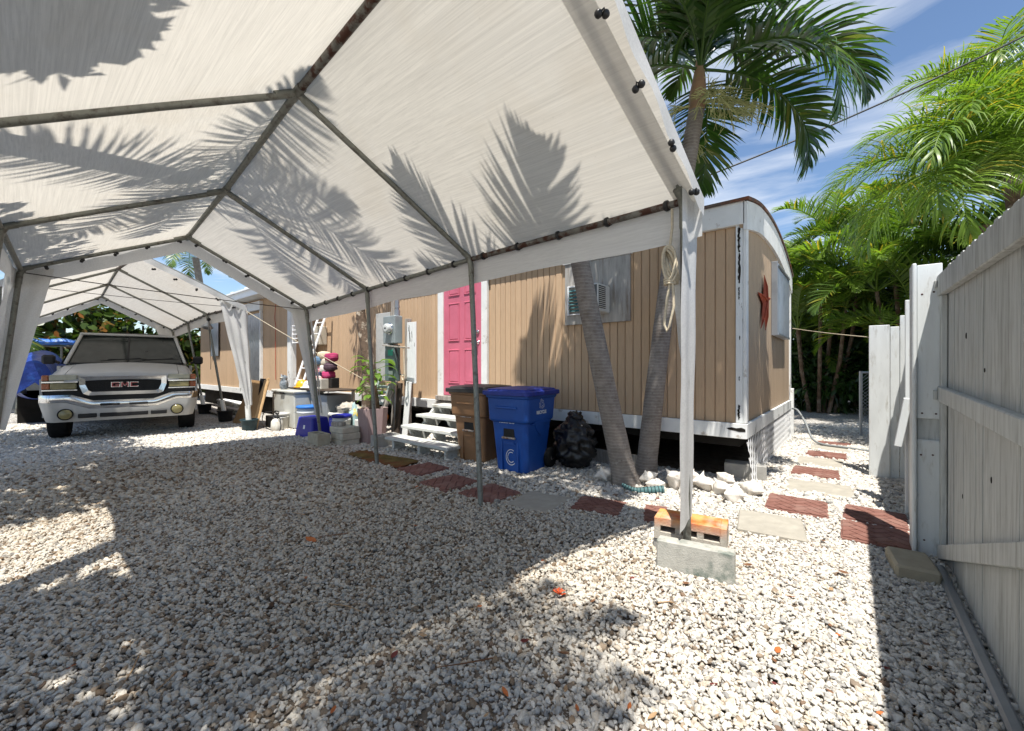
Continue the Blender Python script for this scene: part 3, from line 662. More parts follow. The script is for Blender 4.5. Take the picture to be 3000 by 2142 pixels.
# ================================================================ palms and trees
def frond_mesh(L=1.8, e0=50, curv=95, n=46, ll=.5, lw=.035, droop=.55, vee=35, seed=0, spread=62, side_bend=0, tipw=.35, stem=.16):
    """pinnate frond from the origin along +X; e0 start elevation, curv total bend in degrees"""
    rg = random.Random(seed); b = MB(); N = 18; P = [Vector((0, 0, 0))]; D = []
    for i in range(N+1):
        s = i/N; e = R(e0-curv*(s**1.35)); yaw = R(side_bend*s)
        d = Vector((math.cos(e)*math.cos(yaw), math.cos(e)*math.sin(yaw), math.sin(e))); D.append(d)
        if i < N: P.append(P[-1]+d*(L/N))
    b.tube(P, [lerp(.019, .003, (i/N)**.7)*max(1, L/2) for i in range(N+1)], 5, False)
    for k in range(n):
        s = stem+(1-stem)*(k+.5)/n
        for sd in (-1, 1):
            f = min(max(s+rg.uniform(-.006, .006), 0), .999)*N; i = int(f); p = P[i].lerp(P[min(i+1, N)], f-i); d = D[i]
            up = Vector((0, 0, 1)); lat = d.cross(up)
            if lat.length < .05: lat = Vector((0, 1, 0))
            lat.normalize(); nu = lat.cross(d)
            a = R(lerp(spread+12, 22, ((s-stem)/(1-stem))**1.5)+rg.uniform(-7, 7)); ve = R(vee+rg.uniform(-12, 12))
            dr = d*math.cos(a) + (lat*sd*math.cos(ve)+nu*math.sin(ve))*math.sin(a)
            le = ll*(math.sin(math.pi*min(1, .18+.78*s))**.7)*rg.uniform(.85, 1.1)*(1 if s < .9 else lerp(1, tipw, (s-.9)/.1)); w = lw*rg.uniform(.8, 1.15)
            seg = 4; q = p.copy(); L_, R_ = [], []
            dd = dr.copy(); tw = rg.uniform(-.5, .5)
            for j in range(seg+1):
                u = j/seg; wd = w*(.55+.9*u if u < .3 else .82*(1-((u-.3)/.7)**1.8)+.02)
                ac = dd.cross(nu).normalized() if dd.cross(nu).length > .05 else lat
                ac = (ac*math.cos(tw*u)+nu*math.sin(tw*u))
                L_.append(q-ac*wd*.5); R_.append(q+ac*wd*.5)
                q = q+dd*(le/seg); dd = (dd+Vector((0, 0, -droop*(.35+u)*rg.uniform(.7, 1.3)/seg*1.6))).normalized()
            vs = []
            for a_, c_ in zip(L_, R_): vs += [a_, c_]
            b.add(vs, [(2*j, 2*j+1, 2*j+3, 2*j+2) for j in range(seg)], True)
    m = b.mesh('frond'); return m
def mtl(m, a): m.materials.append(a); return m
m_palmA = leafmat('glossy_palm_leaf', (.026, .075, .012), (.060, .130, .020), (.18, .20, .035), .30, .28, .6)
m_palmY = leafmat('yellow_green_palm_leaf', (.085, .16, .022), (.165, .255, .036), (.42, .31, .04), .42, .36, .55, .9)
m_palmM = leafmat('mid_green_palm_leaf', (.040, .085, .014), (.095, .16, .026), (.26, .23, .03), .33, .38, .5, .9)
m_bushD = leafmat('dark_shrub_leaf', (.016, .042, .010), (.036, .078, .016), (.09, .12, .02), .25, .35, .5)
m_grape = leafmat('sea_grape_leaf', (.028, .058, .014), (.062, .10, .02), (.22, .085, .02), .25, .4, .45, .72)
m_trunkring = None
def trunkmat():
    t = NT('ringed_grey_trunk'); v = t.coord('Object')
    z = t.n('ShaderNodeTexWave', wave_type='BANDS', bands_direction='Z'); z.inputs['Scale'].default_value = 9.5; z.inputs['Distortion'].default_value = 2.2; z.inputs['Detail'].default_value = 2; z.inputs['Detail Scale'].default_value = 1.5
    t.l(v, z.inputs['Vector'])
    c = t.ramp(t.noise(v, 9, 6, .7), (.3, (.17, .145, .125)), (.7, (.30, .27, .245)))
    ring = t.ramp(z.outputs['Fac'], (.88, 0.0), (.99, .38))
    c = t.mix(t.ramp(t.noise(v, 3.5, 5, .6), (.52, 0.0), (.68, .65)), c, (.115, .085, .07)); c = t.mix(ring, c, (.42, .40, .38)); c = t.mix(t.ramp(t.noise(v, 7, 6, .7), (.62, 0.0), (.70, .5)), c, (.46, .45, .42)); c = t.mix(t.ramp(t.noise(v, 30, 4, .7), (.60, 0.0), (.72, .7)), c, (.09, .07, .055))
    return t.bsdf(c, .8, 0, .2, t.mix(.5, z.outputs['Fac'], t.noise(v, 60, 4)), .35, .008)
m_ring = trunkmat()
m_bark = mat('brown_bark', (.13, .085, .055), .4, 10, .9, 0, .2, .8, 25, .02, (.24, .20, .16), 5, (.5, .7))
m_shaft = mat('orange_green_crownshaft', (.33, .20, .12), .25, 3, .5, 0, .4, .15, 20, .005, (.20, .22, .07), 2, (.5, .7), (1, 1, 3))
m_stalk = mat('pale_fruit_stalk', (.46, .46, .20), .2, 8, .6)
def smooth_path(pts, n):
    pts = [Vector(p) for p in pts]; out = []
    for i in range(n+1):
        f = i/n*(len(pts)-1); k = min(int(f), len(pts)-2); t = f-k
        p0, p1, p2, p3 = pts[max(k-1, 0)], pts[k], pts[k+1], pts[min(k+2, len(pts)-1)]
        out.append(.5*((2*p1)+(-p0+p2)*t+(2*p0-5*p1+4*p2-p3)*t*t+(-p0+3*p1-3*p2+p3)*t**3))
    return out
def palm(name, label, path, r0, r1, crown, fronds, meshes, m_tr, shaft=None, group=None, fr_mat=None):
    """path: trunk points; crown: growth point; fronds: (azimuth deg, tilt deg, roll deg, scale, mesh index)"""
    base = Vector(path[0]); t = thing(name, label, 'palm tree', tuple(base), 0, group)
    P_ = [p-base for p in smooth_path(path, 26)]; n = len(P_)
    rr = [lerp(r0, r1, (i/(n-1))**.6)*(1+.28*max(0, 1-i/(n*.06)))*(1+.012*(i % 2)) for i in range(n)]
    MB().tube(P_, rr, 14).build('trunk', m_tr, t)
    c = Vector(crown)-base
    if shaft: MB().tube([P_[-1], P_[-1].lerp(c, .35), P_[-1].lerp(c, .8), c+Vector((0, 0, .12))], [r1*1.05, r1*1.12, r1*.8, r1*.4], 12).build('crownshaft', shaft, t)
    if name == 'coconut_palm': MB().ball(c-Vector((0, 0, .1)), .2, 12, 8, 1, 1, 1.6).build('crown_heart', m_bark, t)
    for az, ti, ro, sc, k in fronds:
        M_ = Matrix.Translation(c) @ Matrix.Rotation(R(az), 4, 'Z') @ Matrix.Rotation(R(-ti), 4, 'Y') @ Matrix.Rotation(R(ro), 4, 'X') @ Matrix.Scale(sc, 4)
        o = bpy.data.objects.new('frond', meshes[k % len(meshes)]); COL.objects.link(o); o.parent = t; o.matrix_local = M_
    return t, c
ADO = [mtl(frond_mesh(1.6, 62, 122, 62, .56, .042, .60, 28, 11+i, 58, (-8, 6, 12, -14)[i]), m_palmA) for i in range(4)]
ADO2 = [mtl(frond_mesh(1.8, 40, 118, 64, .58, .042, .80, 12, 31+i, 55, (10, -12, 4)[i]), m_palmA) for i in range(3)]
ADOALL = ADO+ADO2
# the two Christmas-type palms by the home: right-leaning one shows its crown
rg = random.Random(5)
fr = []
for k, (az, ti, sc, ix) in enumerate([(20, -14, 1.05, 4), (-25, 2, 1.15, 0), (75, -4, 1.0, 1), (120, 6, .95, 2), (165, -2, 1.0, 3), (205, 3, 1.0, 0), (245, -4, 1.0, 1), (300, 4, 1.1, 2), (335, 22, .95, 3), (50, 24, .9, 0), (-2, -34, 1.0, 5), (150, 26, .8, 1), (268, 20, .85, 2), (225, -34, .95, 6), (42, -40, 1.0, 5), (98, -38, .9, 4), (258, -16, 1.0, 0), (284, -22, 1.05, 2), (312, -18, 1.0, 1)]):
    fr.append((az, ti, rg.uniform(-14, 14), sc, ix))
p2t, p2c = palm('palm_tree', 'right-leaning grey palm trunk rising to a big green crown with pale fruit stalks', [(-1.81, 4.55, -.03), (-1.68, 4.54, 1.1), (-1.53, 4.55, 2.29), (-1.37, 4.58, 3.33), (-1.27, 4.58, 3.92)], .118, .078, (-1.23, 4.56, 4.32), fr, ADOALL, m_ring, m_shaft)
# pale branching fruit stalks
for q, (az, el) in enumerate([(-60, -10), (10, -5), (200, -8), (120, -12), (-20, -25)]):
    b = MB(); rq = random.Random(40+q); a = R(az); d = Vector((math.cos(a), math.sin(a), math.tan(R(el)))).normalized(); c = p2c+Vector((0, 0, -.36))
    st = smooth_path([c, c+d*.22+Vector((0, 0, .02)), c+d*.42-Vector((0, 0, .10))], 6); b.tube(st, .012, 5)
    for i in range(30):
        p = st[2+i % 5]; dd = (d+Vector((rq.uniform(-1, 1), rq.uniform(-1, 1), rq.uniform(-.7, .5)))).normalized(); l = rq.uniform(.14, .30)
        e = p+dd*l+Vector((0, 0, -.06)); b.tube([p, p+dd*l*.6, e], [.005, .004, .0025], 4, False)
        for j in range(4):
            s = p.lerp(e, rq.uniform(.35, 1)); d2 = (dd+Vector((rq.uniform(-1, 1), rq.uniform(-1, 1), rq.uniform(-1, .4)))).normalized(); b.tube([s, s+d2*rq.uniform(.05, .11)], [.003, .002], 4, False)
    b.build('fruit_stalk', m_stalk, p2t)
fr = [(300, 6, 0, 1.12, 4), (258, -2, 6, 1.0, 5), (332, -2, -6, 1.0, 6), (225, -14, 0, .95, 3), (5, -10, 4, 1.0, 4), (45, 0, 0, 1.0, 0), (90, -16, 0, 1.0, 5), (130, 4, 0, 1.0, 2), (172, -10, 0, 1.0, 6), (200, 20, 0, .9, 1), (70, 26, 0, .85, 3), (110, -36, 0, 1.0, 4), (150, -34, 0, 1.0, 5)]
palm('palm_tree', 'left-leaning grey palm trunk crossing in front of the air conditioner', [(-1.84, 4.13, -.03), (-1.95, 3.90, .94), (-2.04, 3.71, 1.76), (-2.09, 3.60, 2.26), (-2.13, 3.26, 3.3), (-2.13, 3.02, 4.1)], .128, .078, (-2.12, 2.88, 4.60), fr, ADOALL, m_ring, m_shaft)
# palms standing outside the picture whose shade falls on the canopy and gravel
COCO = [mtl(frond_mesh(2.5, 35, 85, 52, .62, .045, .75, 16, 61+i, 68, (-10, 8, 0)[i], .3, .12), m_palmM) for i in range(3)]
fr = [(-45, -4, 6, .9, 0), (2, 10, 0, .85, 1), (-150, -10, 0, .9, 1), (178, -16, 0, 1.0, 2), (140, 0, 0, .95, 0), (100, -6, 0, .9, 1), (64, -12, 0, .95, 2), (30, 38, 0, .8, 0), (200, 44, 0, .8, 1), (-70, 50, 0, .75, 2)]
palm('coconut_palm', 'coconut palm beside the carport shading the canopy roof, its trunk outside the picture', [(-2.3, -1.75, -.03), (-2.7, -1.3, 2.0), (-3.4, -.5, 4.0), (-4.0, .05, 5.3)], .15, .11, (-4.13, .19, 5.7), fr, COCO, m_ring)
fr = [(k*360/15+rg.uniform(-9, 9), rg.choice((-20, -6, 6, 18, 40)), rg.uniform(-12, 12), rg.uniform(.40, .50), k) for k in range(15)]
palm('coconut_palm', 'young coconut palm behind the camera shading the near gravel', [(.75, -1.9, -.03), (.5, -1.5, 2.2), (.0, -.95, 4.4), (-.1, -.82, 4.9)], .12, .10, (-.14, -.74, 5.2), fr, COCO, m_ring)

# broadleaf crowns
def leafy(name, n, cen, rad, mt, parent, lw=.12, ll=.2, seed=1, shell=.55, round_=False, bias=0):
    rq = random.Random(seed); b = MB(); cs = cen if isinstance(cen, list) else [(cen, rad)]
    for i in range(n):
        c, rd = cs[rq.randrange(len(cs))]
        while True:
            v = Vector((rq.uniform(-1, 1), rq.uniform(-1, 1), rq.uniform(-1, 1)))
            if .05 < v.length < 1: break
        v = v.normalized()*(rq.uniform(shell, 1)**.7)*rq.uniform(.8, 1.12)
        p = Vector(c)+Vector((v.x*rd[0], v.y*rd[1], v.z*rd[2]))
        d = (v+Vector((rq.uniform(-.9, .9), rq.uniform(-.9, .9), rq.uniform(-.9, .5)-bias))).normalized()
        sd = d.cross(Vector((rq.uniform(-1, 1), rq.uniform(-1, 1), rq.uniform(-1, 1)))).normalized(); nn = d.cross(sd)
        l, w = ll*rq.uniform(.7, 1.25), lw*rq.uniform(.7, 1.2)
        if round_:
            pts = [p+d*l*(.5-.5*math.cos(a))+sd*w*.5*math.sin(a)+nn*.06*l*abs(math.sin(a)) for a in [2*math.pi*k/7 for k in range(7)]]
            b.add(pts, [tuple(range(7))])
        else:
            tip = p+d*l-Vector((0, 0, l*.18))
            b.add([p, p+d*l*.45+sd*w*.5+nn*w*.12, tip, p+d*l*.45-sd*w*.5+nn*w*.12, p+d*l*.5], [(0, 1, 4), (1, 2, 4), (2, 3, 4), (3, 0, 4)], True)
    return b.build(name, mt, parent)
def tree(name, label, base, h, blobs, mt, n, lw, ll, seed, group=None, r=.09, round_=False, cat='tree', bark=None):
    t = thing(name, label, cat, base, 0, group); rq = random.Random(seed)
    top = Vector((0, 0, h)); b = MB(); fork = top*.55+Vector((rq.uniform(-.1, .1), rq.uniform(-.1, .1), 0))
    b.tube(smooth_path([(0, 0, -.05), fork*.5+Vector((rq.uniform(-.08, .08), .03, 0)), fork, top], 12), [lerp(r, r*.4, i/12) for i in range(13)], 8)
    for c, rd in blobs:
        b.tube(smooth_path([fork, fork.lerp(Vector(c), .5)+Vector((0, 0, .15)), Vector(c)], 6), [lerp(r*.5, r*.12, i/6) for i in range(7)], 6)
    b.build('trunk', bark or m_bark, t)
    leafy('crown', n, blobs, None, mt, t, lw, ll, seed, .35, round_); return t
# shade tree behind the left of the camera (dappled light lower left)
tree('shade_tree', 'broadleaf tree left of the carport dappling the gravel, outside the picture', (-1.9, -2.9, 0), 4.6, [((.45, 1.5, 4.5), (.8, .7, .5)), ((-.2, 1.45, 4.8), (.5, .5, .4)), ((.9, .9, 4.3), (.8, .8, .5)), ((-.05, 2.35, 4.7), (.5, .3, .25)), ((.3, .6, 5.1), (.8, .9, .6))], m_bushD, 3300, .11, .20, 9, r=.13)
tree('shade_tree', 'broadleaf tree beside the gap between the canopies, outside the picture', (-7.2, -2.55, 0), 4.8, [((.3, 1.6, 4.6), (1.5, .9, .5)), ((-1.4, 1.5, 4.7), (1.3, .9, .6)), ((1.9, 1.3, 4.5), (1.0, .8, .5)), ((.4, .6, 5.2), (1.3, .9, .6)), ((-3.0, 1.5, 4.6), (1.1, .8, .5))], m_bushD, 7500, .11, .21, 19, r=.14)

# palms beyond the fence on the right
QUE = [mtl(frond_mesh(2.3, 60, 140, 64, .80, .024, 1.7, 26, 81+i, 66, (-16, 10, 3, 18)[i], .5, .12), m_palmY) for i in range(4)]
rq = random.Random(61)
fr = [(az+rq.uniform(-8, 8), ti, rq.uniform(-12, 12), sc*rq.uniform(.92, 1.08), k) for k, (az, ti, sc) in enumerate([(188, 4, 1.05), (206, -8, 1.1), (222, 10, 1.05), (240, -4, 1.1), (258, 14, 1.0), (275, -6, 1.05), (292, 6, 1.0), (312, -2, 1.0), (335, 6, .95), (10, 0, .95), (60, 4, .9), (110, 2, .9), (150, 0, .95), (170, 12, 1.0), (200, 26, 1.0), (232, 30, 1.0), (265, 30, .95), (300, 28, .95), (350, 26, .9), (195, -24, 1.0), (215, -34, 1.0), (236, -26, 1.0), (255, -36, .95), (278, -28, .95), (175, -34, .95), (228, 52, .9)])]
palm('feathery_palm', 'tall feathery yellow-green palm with drooping leaflets rising behind the white gate fence', [(1.75, 9.3, -.03), (1.68, 9.2, 1.6), (1.6, 9.1, 2.8), (1.55, 9.05, 3.3)], .15, .17, (1.52, 9.0, 3.72), fr, QUE, m_bark)
fr = [(k*360/13+rg.uniform(-9, 9)+170, (40, 14, 26, 2, 34, -12)[k % 6], rg.uniform(-12, 12), rg.uniform(.8, 1.0), k) for k in range(13)]
palm('feathery_palm', 'second feathery yellow-green palm reaching highest at the right edge of the sky', [(2.4, 10.9, -.03), (2.25, 10.8, 2.5), (2.0, 10.7, 5.0)], .13, .12, (1.98, 10.7, 5.4), fr, QUE, m_bark)
ARE = [mtl(frond_mesh(2.1, 66, 92, 50, .56, .040, .7, 34, 101+i, 56, (-8, 8, 0)[i], .4, .2), m) for i, m in enumerate((m_palmM, m_palmY, m_palmM))]
def areca(label, base, hs, seed, yellow=0.3, sc=1.0):
    rq = random.Random(seed); t = thing('areca_palm', label, 'palm tree', base, 0, 'areca palms at the back of the yard')
    for h, ox, oy in hs:
        MB().tube([(ox*.4, oy*.4, -.03), (ox*.8, oy*.8, h*.5), (ox, oy, h)], [.05, .045, .035], 8).build('stem', m_bark, t)
        a0 = rq.uniform(0, 360)
        for k in range(11):
            M_ = Matrix.Translation((ox, oy, h)) @ Matrix.Rotation(R(a0+k*137.5), 4, 'Z') @ Matrix.Rotation(R(-rq.choice((-48, -38, -20, -8, 6, 16))), 4, 'Y') @ Matrix.Scale(sc*rq.uniform(.8, 1.15), 4)
            o = bpy.data.objects.new('frond', ARE[1] if rq.random() < yellow else ARE[0 if k % 2 else 2]); COL.objects.link(o); o.parent = t; o.matrix_local = M_
    return t
areca('tall clump of yellowing areca palms showing against the sky beside the mobile home roof', (-.75, 13.9, 0), [(4.5, .35, 0), (3.5, -.5, .2), (2.7, .6, -.4), (4.0, .9, .3), (2.2, -.4, -.5), (3.1, .1, -.6)], 3, .85)
areca('dense green areca palm clump behind the gate post', (1.3, 12.6, 0), [(3.5, 0, 0), (2.8, .7, .2), (3.9, -.6, .4), (2.1, -.3, -.5), (2.5, 1.3, 0), (2.9, -.9, -.3)], 4, .65)
areca('areca palm clump farther right above the fence boards', (3.0, 12.0, 0), [(3.2, 0, 0), (3.9, .7, .3), (2.6, -.6, -.2), (2.2, .2, -.6), (3.0, -1.0, .3)], 6, .4)
areca('low dark areca palm clump in the shade near the back fence', (-.2, 15.0, 0), [(2.4, 0, 0), (1.9, .8, .2), (1.6, -.8, 0), (2.8, .4, .5)], 8, .1)
EV = 'evergreen shrubs at the back fence'
for i, (x_, y_, h, lab) in enumerate([(-1.0, 16.0, 4.3, 'dense dark evergreen by the end of the mobile home'), (.9, 15.9, 4.9, 'tallest dense dark evergreen in the middle of the back fence'), (2.9, 15.4, 4.9, 'dense dark evergreen behind the standing white boards'), (4.9, 14.6, 4.6, 'dense dark evergreen behind the gate at far right'), (.1, 16.5, 2.6, 'low dark evergreen against the back fence at the end of the path'), (1.1, 14.6, 2.3, 'low dark evergreen hiding the areca stems behind the chain-link panel'), (2.3, 13.4, 2.5, 'low dark evergreen right of the chain-link panel'), (-.75, 14.6, 1.7, 'low dark evergreen beside the corner of the mobile home')]):
    tree('evergreen_tree', lab, (x_, y_, 0), h*.85, [((0, 0, h*.82), (1.1, .9, h*.2)), ((.7, -.2, h*.62), (1.1, .8, h*.2)), ((-.7, 0, h*.6), (1.1, .8, h*.2)), ((.1, -.5, h*.42), (1.3, .7, h*.16)), ((0, -.3, h*.28), (1.1, .6, .5))], m_bushD, 5200 if h > 3 else 3600, .085, .27, 21+i, EV, .08)
# far left: sea grapes behind the truck, palm over the wing roof
for i, (bx_, by_, h, lab) in enumerate([(-20.5, 1.2, 3.2, 'sea grape bush with reddish leaves straight behind the truck'), (-20.0, 3.1, 2.7, 'sea grape bush behind the right side of the truck roof'), (-21.5, -1.3, 3.4, 'sea grape bush behind the blue covered boat'), (-19.6, 4.6, 2.4, 'sea grape bush by the far corner of the wing'), (-24, -3.6, 3.6, 'sea grape bush at the far left edge under the canopy')]):
    tree('sea_grape_bush', lab, (bx_, by_, 0), h, [((0, 0, h), (1.1, 1.3, .9)), ((.3, .9, h*.7), (.9, .9, .8)), ((.3, -.9, h*.7), (.9, .9, .8)), ((.7, 0, h*.45), (.8, 1.0, .7))], m_grape, 1500, .24, .25, 50+i, 'sea grape bushes behind the truck', .08, True, 'bush')
tree('sea_grape_tree', 'tall sea grape showing above the white wing roof', (-16.5, 9.6, 0), 4.9, [((0, 0, 4.9), (1.4, 1.0, .8)), ((1.6, 0, 4.7), (1.1, .9, .7)), ((-1.6, 0, 4.4), (1.1, .9, .8)), ((3.0, .2, 4.9), (.9, .8, .6))], m_bushD, 1700, .26, .26, 70, None, .12, True)
fr = [(k*360/12+rg.uniform(-9, 9), rg.choice((-40, -26, -12, 6, 18)), rg.uniform(-12, 12), rg.uniform(.85, 1.05), k) for k in range(12)]
palm('coconut_palm', 'coconut palm hanging dark fronds in the gap between the two canopies', [(-23.2, 6.0, -.03), (-22.8, 5.7, 3.0), (-22.3, 5.2, 6.0)], .17, .13, (-22.2, 5.1, 6.5), fr, COCO, m_ring)
fr = [(10, -30, 0, 1.0, 0), (-25, -22, 0, 1.05, 1), (40, -38, 0, .95, 2), (80, -10, 0, .9, 0), (-70, -12, 0, 1, 1), (160, 0, 0, 1, 2), (210, 5, 0, 1, 0), (-5, 6, 0, 1.0, 2)]
palm('coconut_palm', 'low coconut palm drooping a pale frond beside the truck cab', [(-19.2, -.9, -.03), (-19.1, -.8, 1.2), (-19.0, -.7, 2.3)], .15, .12, (-18.9, -.65, 2.6), fr, COCO, m_ring)
# mottled trunk by the meter with a crown above the canopy
t = tree('sapote_tree', 'mottled brown tree trunk leaning behind the potted plant', (-6.75, 4.12, 0), 4.2, [((-.45, .0, 3.9), (.55, .45, .45)), ((-.9, .1, 4.2), (.5, .4, .4)), ((-.2, -.1, 4.4), (.5, .4, .4))], m_bushD, 520, .09, .2, 33, None, .12)
bpy.data.objects.remove([c for c in t.children if c.name.startswith('trunk')][0])
m_mott = mat('mottled_bark', (.10, .07, .05), .4, 12, .9, 0, .2, .8, 22, .02, (.40, .34, .27), 6.5, (.54, .62))
MB().tube(smooth_path([(.05, -.02, -.05), (.02, 0, .9), (-.08, .02, 1.5), (-.30, .04, 2.05), (-.38, .05, 2.6), (-.45, .0, 3.7)], 18), [lerp(.145, .055, i/18) for i in range(19)], 10).build('trunk', m_mott, t)
# ================================================================ lettering helper
def text_mb(s, size, M, depth=.0015, shear=0, bold=0.0):
    cu = bpy.data.curves.new('lettering', 'FONT'); cu.body = s; cu.size = size; cu.align_x = 'CENTER'; cu.extrude = depth; cu.shear = shear; cu.offset = bold; cu.resolution_u = 3
    ob = bpy.data.objects.new('lettering', cu); COL.objects.link(ob)
    dg = bpy.context.evaluated_depsgraph_get(); me = bpy.data.meshes.new_from_object(ob.evaluated_get(dg))
    b = MB(); b.add([M @ v.co for v in me.vertices], [tuple(p.vertices) for p in me.polygons])
    bpy.data.objects.remove(ob); bpy.data.curves.remove(cu); bpy.data.meshes.remove(me); return b
# ================================================================ pickup truck
m_paint = mat('dusty_white_truck_paint', (.39, .39, .38), .06, 4, .42, 0, .4, .05, 60, .002, (.36, .345, .315), 3, (.46, .7), coat=.15)
m_tglass = NT('dusty_dark_windscreen'); _v = m_tglass.coord('Object')
m_tglass = m_tglass.bsdf(m_tglass.ramp(m_tglass.noise(_v, 5, 5), (.3, (.014, .017, .016)), (.7, (.035, .04, .037))), .10, 0, .42, m_tglass.noise(_v, 30), .03, .002)
m_tyre = mat('tyre_rubber', (.014, .014, .014), .3, 12, .85, 0, .2, .3, 40)
m_lens = mat('yellowed_lamp_lens', (.34, .335, .26), .15, 9, .18, 0, .7, .3, 26, .006)
m_fog = mat('yellow_fog_lens', (.20, .175, .075), .2, 9, .2, 0, .7, .2, 30, .004)
m_amber = mat('amber_lens', (.30, .075, .02), .2, 12, .25, 0, .7, .2, 40, .003)
m_redchr = mat('red_badge', (.28, .02, .025), .1, 12, .3, 0, .6)
m_trim = mat('black_plastic_trim', (.012, .012, .013), .2, 12, .5, 0, .3)
tk = thing('pickup_truck', 'dusty white pickup truck parked nose-on under the far canopy', 'pickup truck', (-10.49, 1.41, 0), R(-10))
T = lambda mb, n, m, parent=None, **k: mb.build(n, m, parent or tk, **k)
def ztop(x, y):
    s = min(max((.86-x)/1.34, 0), 1); z = 1.11+.205*s**.75; a = abs(y)
    z -= .035*(a/.72)**2*(1 if a < .72 else 1)
    if a > .70: z = z-.03*(a-.70)/.28 - .20*max(0, (a-.86)/.125)**2.2
    if x > .72: z -= .10*((x-.72)/.17)**2
    return z
b = MB(); b.grid(lambda u, w: (lerp(.885, -.50, u), lerp(-.715, .715, w), ztop(lerp(.885, -.50, u), lerp(-.715, .715, w))), 20, 20); hood = T(b, 'hood', m_paint)
for s in (-1, 1):
    b = MB(); b.grid(lambda u, w: (lerp(.82, -.62, u), s*lerp(.722, .985, w), ztop(lerp(.82, -.62, u), lerp(.722, .985, w))), 18, 10)
    def side(xs, z_of, zb):
        pass
    # fender flank with wheel arch
    arc = [(.50*math.cos(a), .40+.50*math.sin(a)) for a in [math.pi*k/14 for k in range(15)]]
    pts = [(.83, .62), (.83, 1.03)] + [(lerp(.82, -.62, k/8), ztop(lerp(.82, -.62, k/8), .984)) for k in range(9)] + [(-.62, .42), (-.56, .42)] + [(x, max(z, .42)) for x, z in reversed(arc)][0:] + [(.54, .60)]
    b.prism(pts, (0, s*.985, 0), (1, 0, 0), (0, 0, 1), (0, -s, 0), .03); T(b, 'fender', m_paint)
    b = MB(); b.prism([(.53*math.cos(a), .40+.53*math.sin(a)) for a in [math.pi*k/14 for k in range(15)]] + [(.495*math.cos(a), .40+.495*math.sin(a)) for a in [math.pi*k/14 for k in range(14, -1, -1)]], (0, s*1.0, 0), (1, 0, 0), (0, 0, 1), (0, -s, 0), .03); T(b, 'wheel_arch_trim', m_paint)
    # doors and rear cab flank
    b = MB(); b.prism([(-.632, .42), (-.632, 1.24), (-1.62, 1.25), (-1.62, .42)], (0, s*.985, 0), (1, 0, 0), (0, 0, 1), (0, -s, 0), .05); dr_ = T(b, 'door', m_paint)
    b = MB(); b.cbox(-1.55, s*.986, 1.08, -1.40, s*1.01, 1.11, .006); T(b, 'handle', m_trim, dr_)
    b = MB(); b.prism([(-1.632, .42), (-1.632, 1.25), (-2.55, 1.25), (-2.55, .42)], (0, s*.98, 0), (1, 0, 0), (0, 0, 1), (0, -s, 0), .05); T(b, 'cab_side', m_paint)
    # greenhouse side: pillars and glass
    b = MB(); b.beam((-.50, s*.86, 1.25), (-1.10, s*.71, 1.82), .055, .05, (0, s, .3), .012); T(b, 'windscreen_pillar', m_paint)
    b = MB(); b.beam((-1.62, s*.945, 1.24), (-1.66, s*.74, 1.85), .09, .04, (0, s, .3), .01); b.beam((-2.50, s*.94, 1.24), (-2.40, s*.74, 1.85), .14, .04, (0, s, .3), .01); T(b, 'cab_pillar', m_paint)
    b = MB(); b.add([(-.58, s*.935, 1.245), (-1.60, s*.945, 1.245), (-1.64, s*.75, 1.82), (-1.14, s*.74, 1.82)], [(0, 1, 2, 3) if s < 0 else (3, 2, 1, 0)]); T(b, 'side_window', m_tglass)
    b = MB(); b.add([(-1.66, s*.945, 1.245), (-2.45, s*.94, 1.245), (-2.36, s*.75, 1.82), (-1.69, s*.75, 1.82)], [(0, 1, 2, 3) if s < 0 else (3, 2, 1, 0)]); T(b, 'side_window', m_tglass)
    # bed flank with flared dual-wheel fender
    b = MB(); arc2 = [(-3.62+.52*math.cos(a), .40+.52*math.sin(a)) for a in [math.pi*k/12 for k in range(13)]]
    b.prism([(-2.60, .50), (-2.60, 1.27), (-5.0, 1.27), (-5.0, .55), (-4.16, .55)] + list(reversed(arc2)) + [(-3.08, .5)], (0, s*.975, 0), (1, 0, 0), (0, 0, 1), (0, -s, 0), .05); T(b, 'bed_side', m_paint)
    b = MB(); b.grid(lambda u, w: (-3.62+lerp(.56, .52, w)*math.cos(math.pi*u), s*lerp(.98, 1.22, math.sin(w*math.pi/2)), .40+lerp(.66, .48, w**2)*math.sin(math.pi*u)), 18, 6)
    b.grid(lambda u, w: (-3.62+lerp(.52, .48, w)*math.cos(math.pi*u), s*lerp(1.22, 1.20, w), .40+lerp(.48, .36, w)*math.sin(math.pi*u)), 18, 2); T(b, 'dual_wheel_flare', m_paint)
    # lamps
    lx = .862
    b = MB(); b.cbox(lx-.06, s*.565, 1.055, lx, s*.882, 1.155, .014); T(b, 'headlight', m_lens)
    b = MB(); b.cbox(lx-.10, s*.885, 1.05, lx-.012, s*.965, 1.15, .014); T(b, 'turn_signal', m_amber)
    b = MB(); b.cbox(lx-.06, s*.575, .92, lx+.004, s*.87, 1.022, .012); T(b, 'running_lamp', m_fog)
    b = MB(); b.cbox(lx-.09, s*.873, .92, lx-.01, s*.965, 1.022, .012); T(b, 'turn_signal', m_amber)
    b = MB(); b.cbox(lx-.05, s*.565, 1.025, lx+.012, s*.96, 1.052, .006); b.cbox(lx-.05, s*.565, .895, lx+.010, s*.96, .918, .006); T(b, 'lamp_trim', m_chrome)
    # fog lamp
    Mf = Matrix.Translation((.965, s*.69, .525)) @ Matrix.Rotation(R(90), 4, 'Y')
    b = MB(); b.lathe([(.0, .026), (.06, .022), (.075, .012), (.078, 0)], 20, M=Mf); fg = T(b, 'fog_lamp', m_fog)
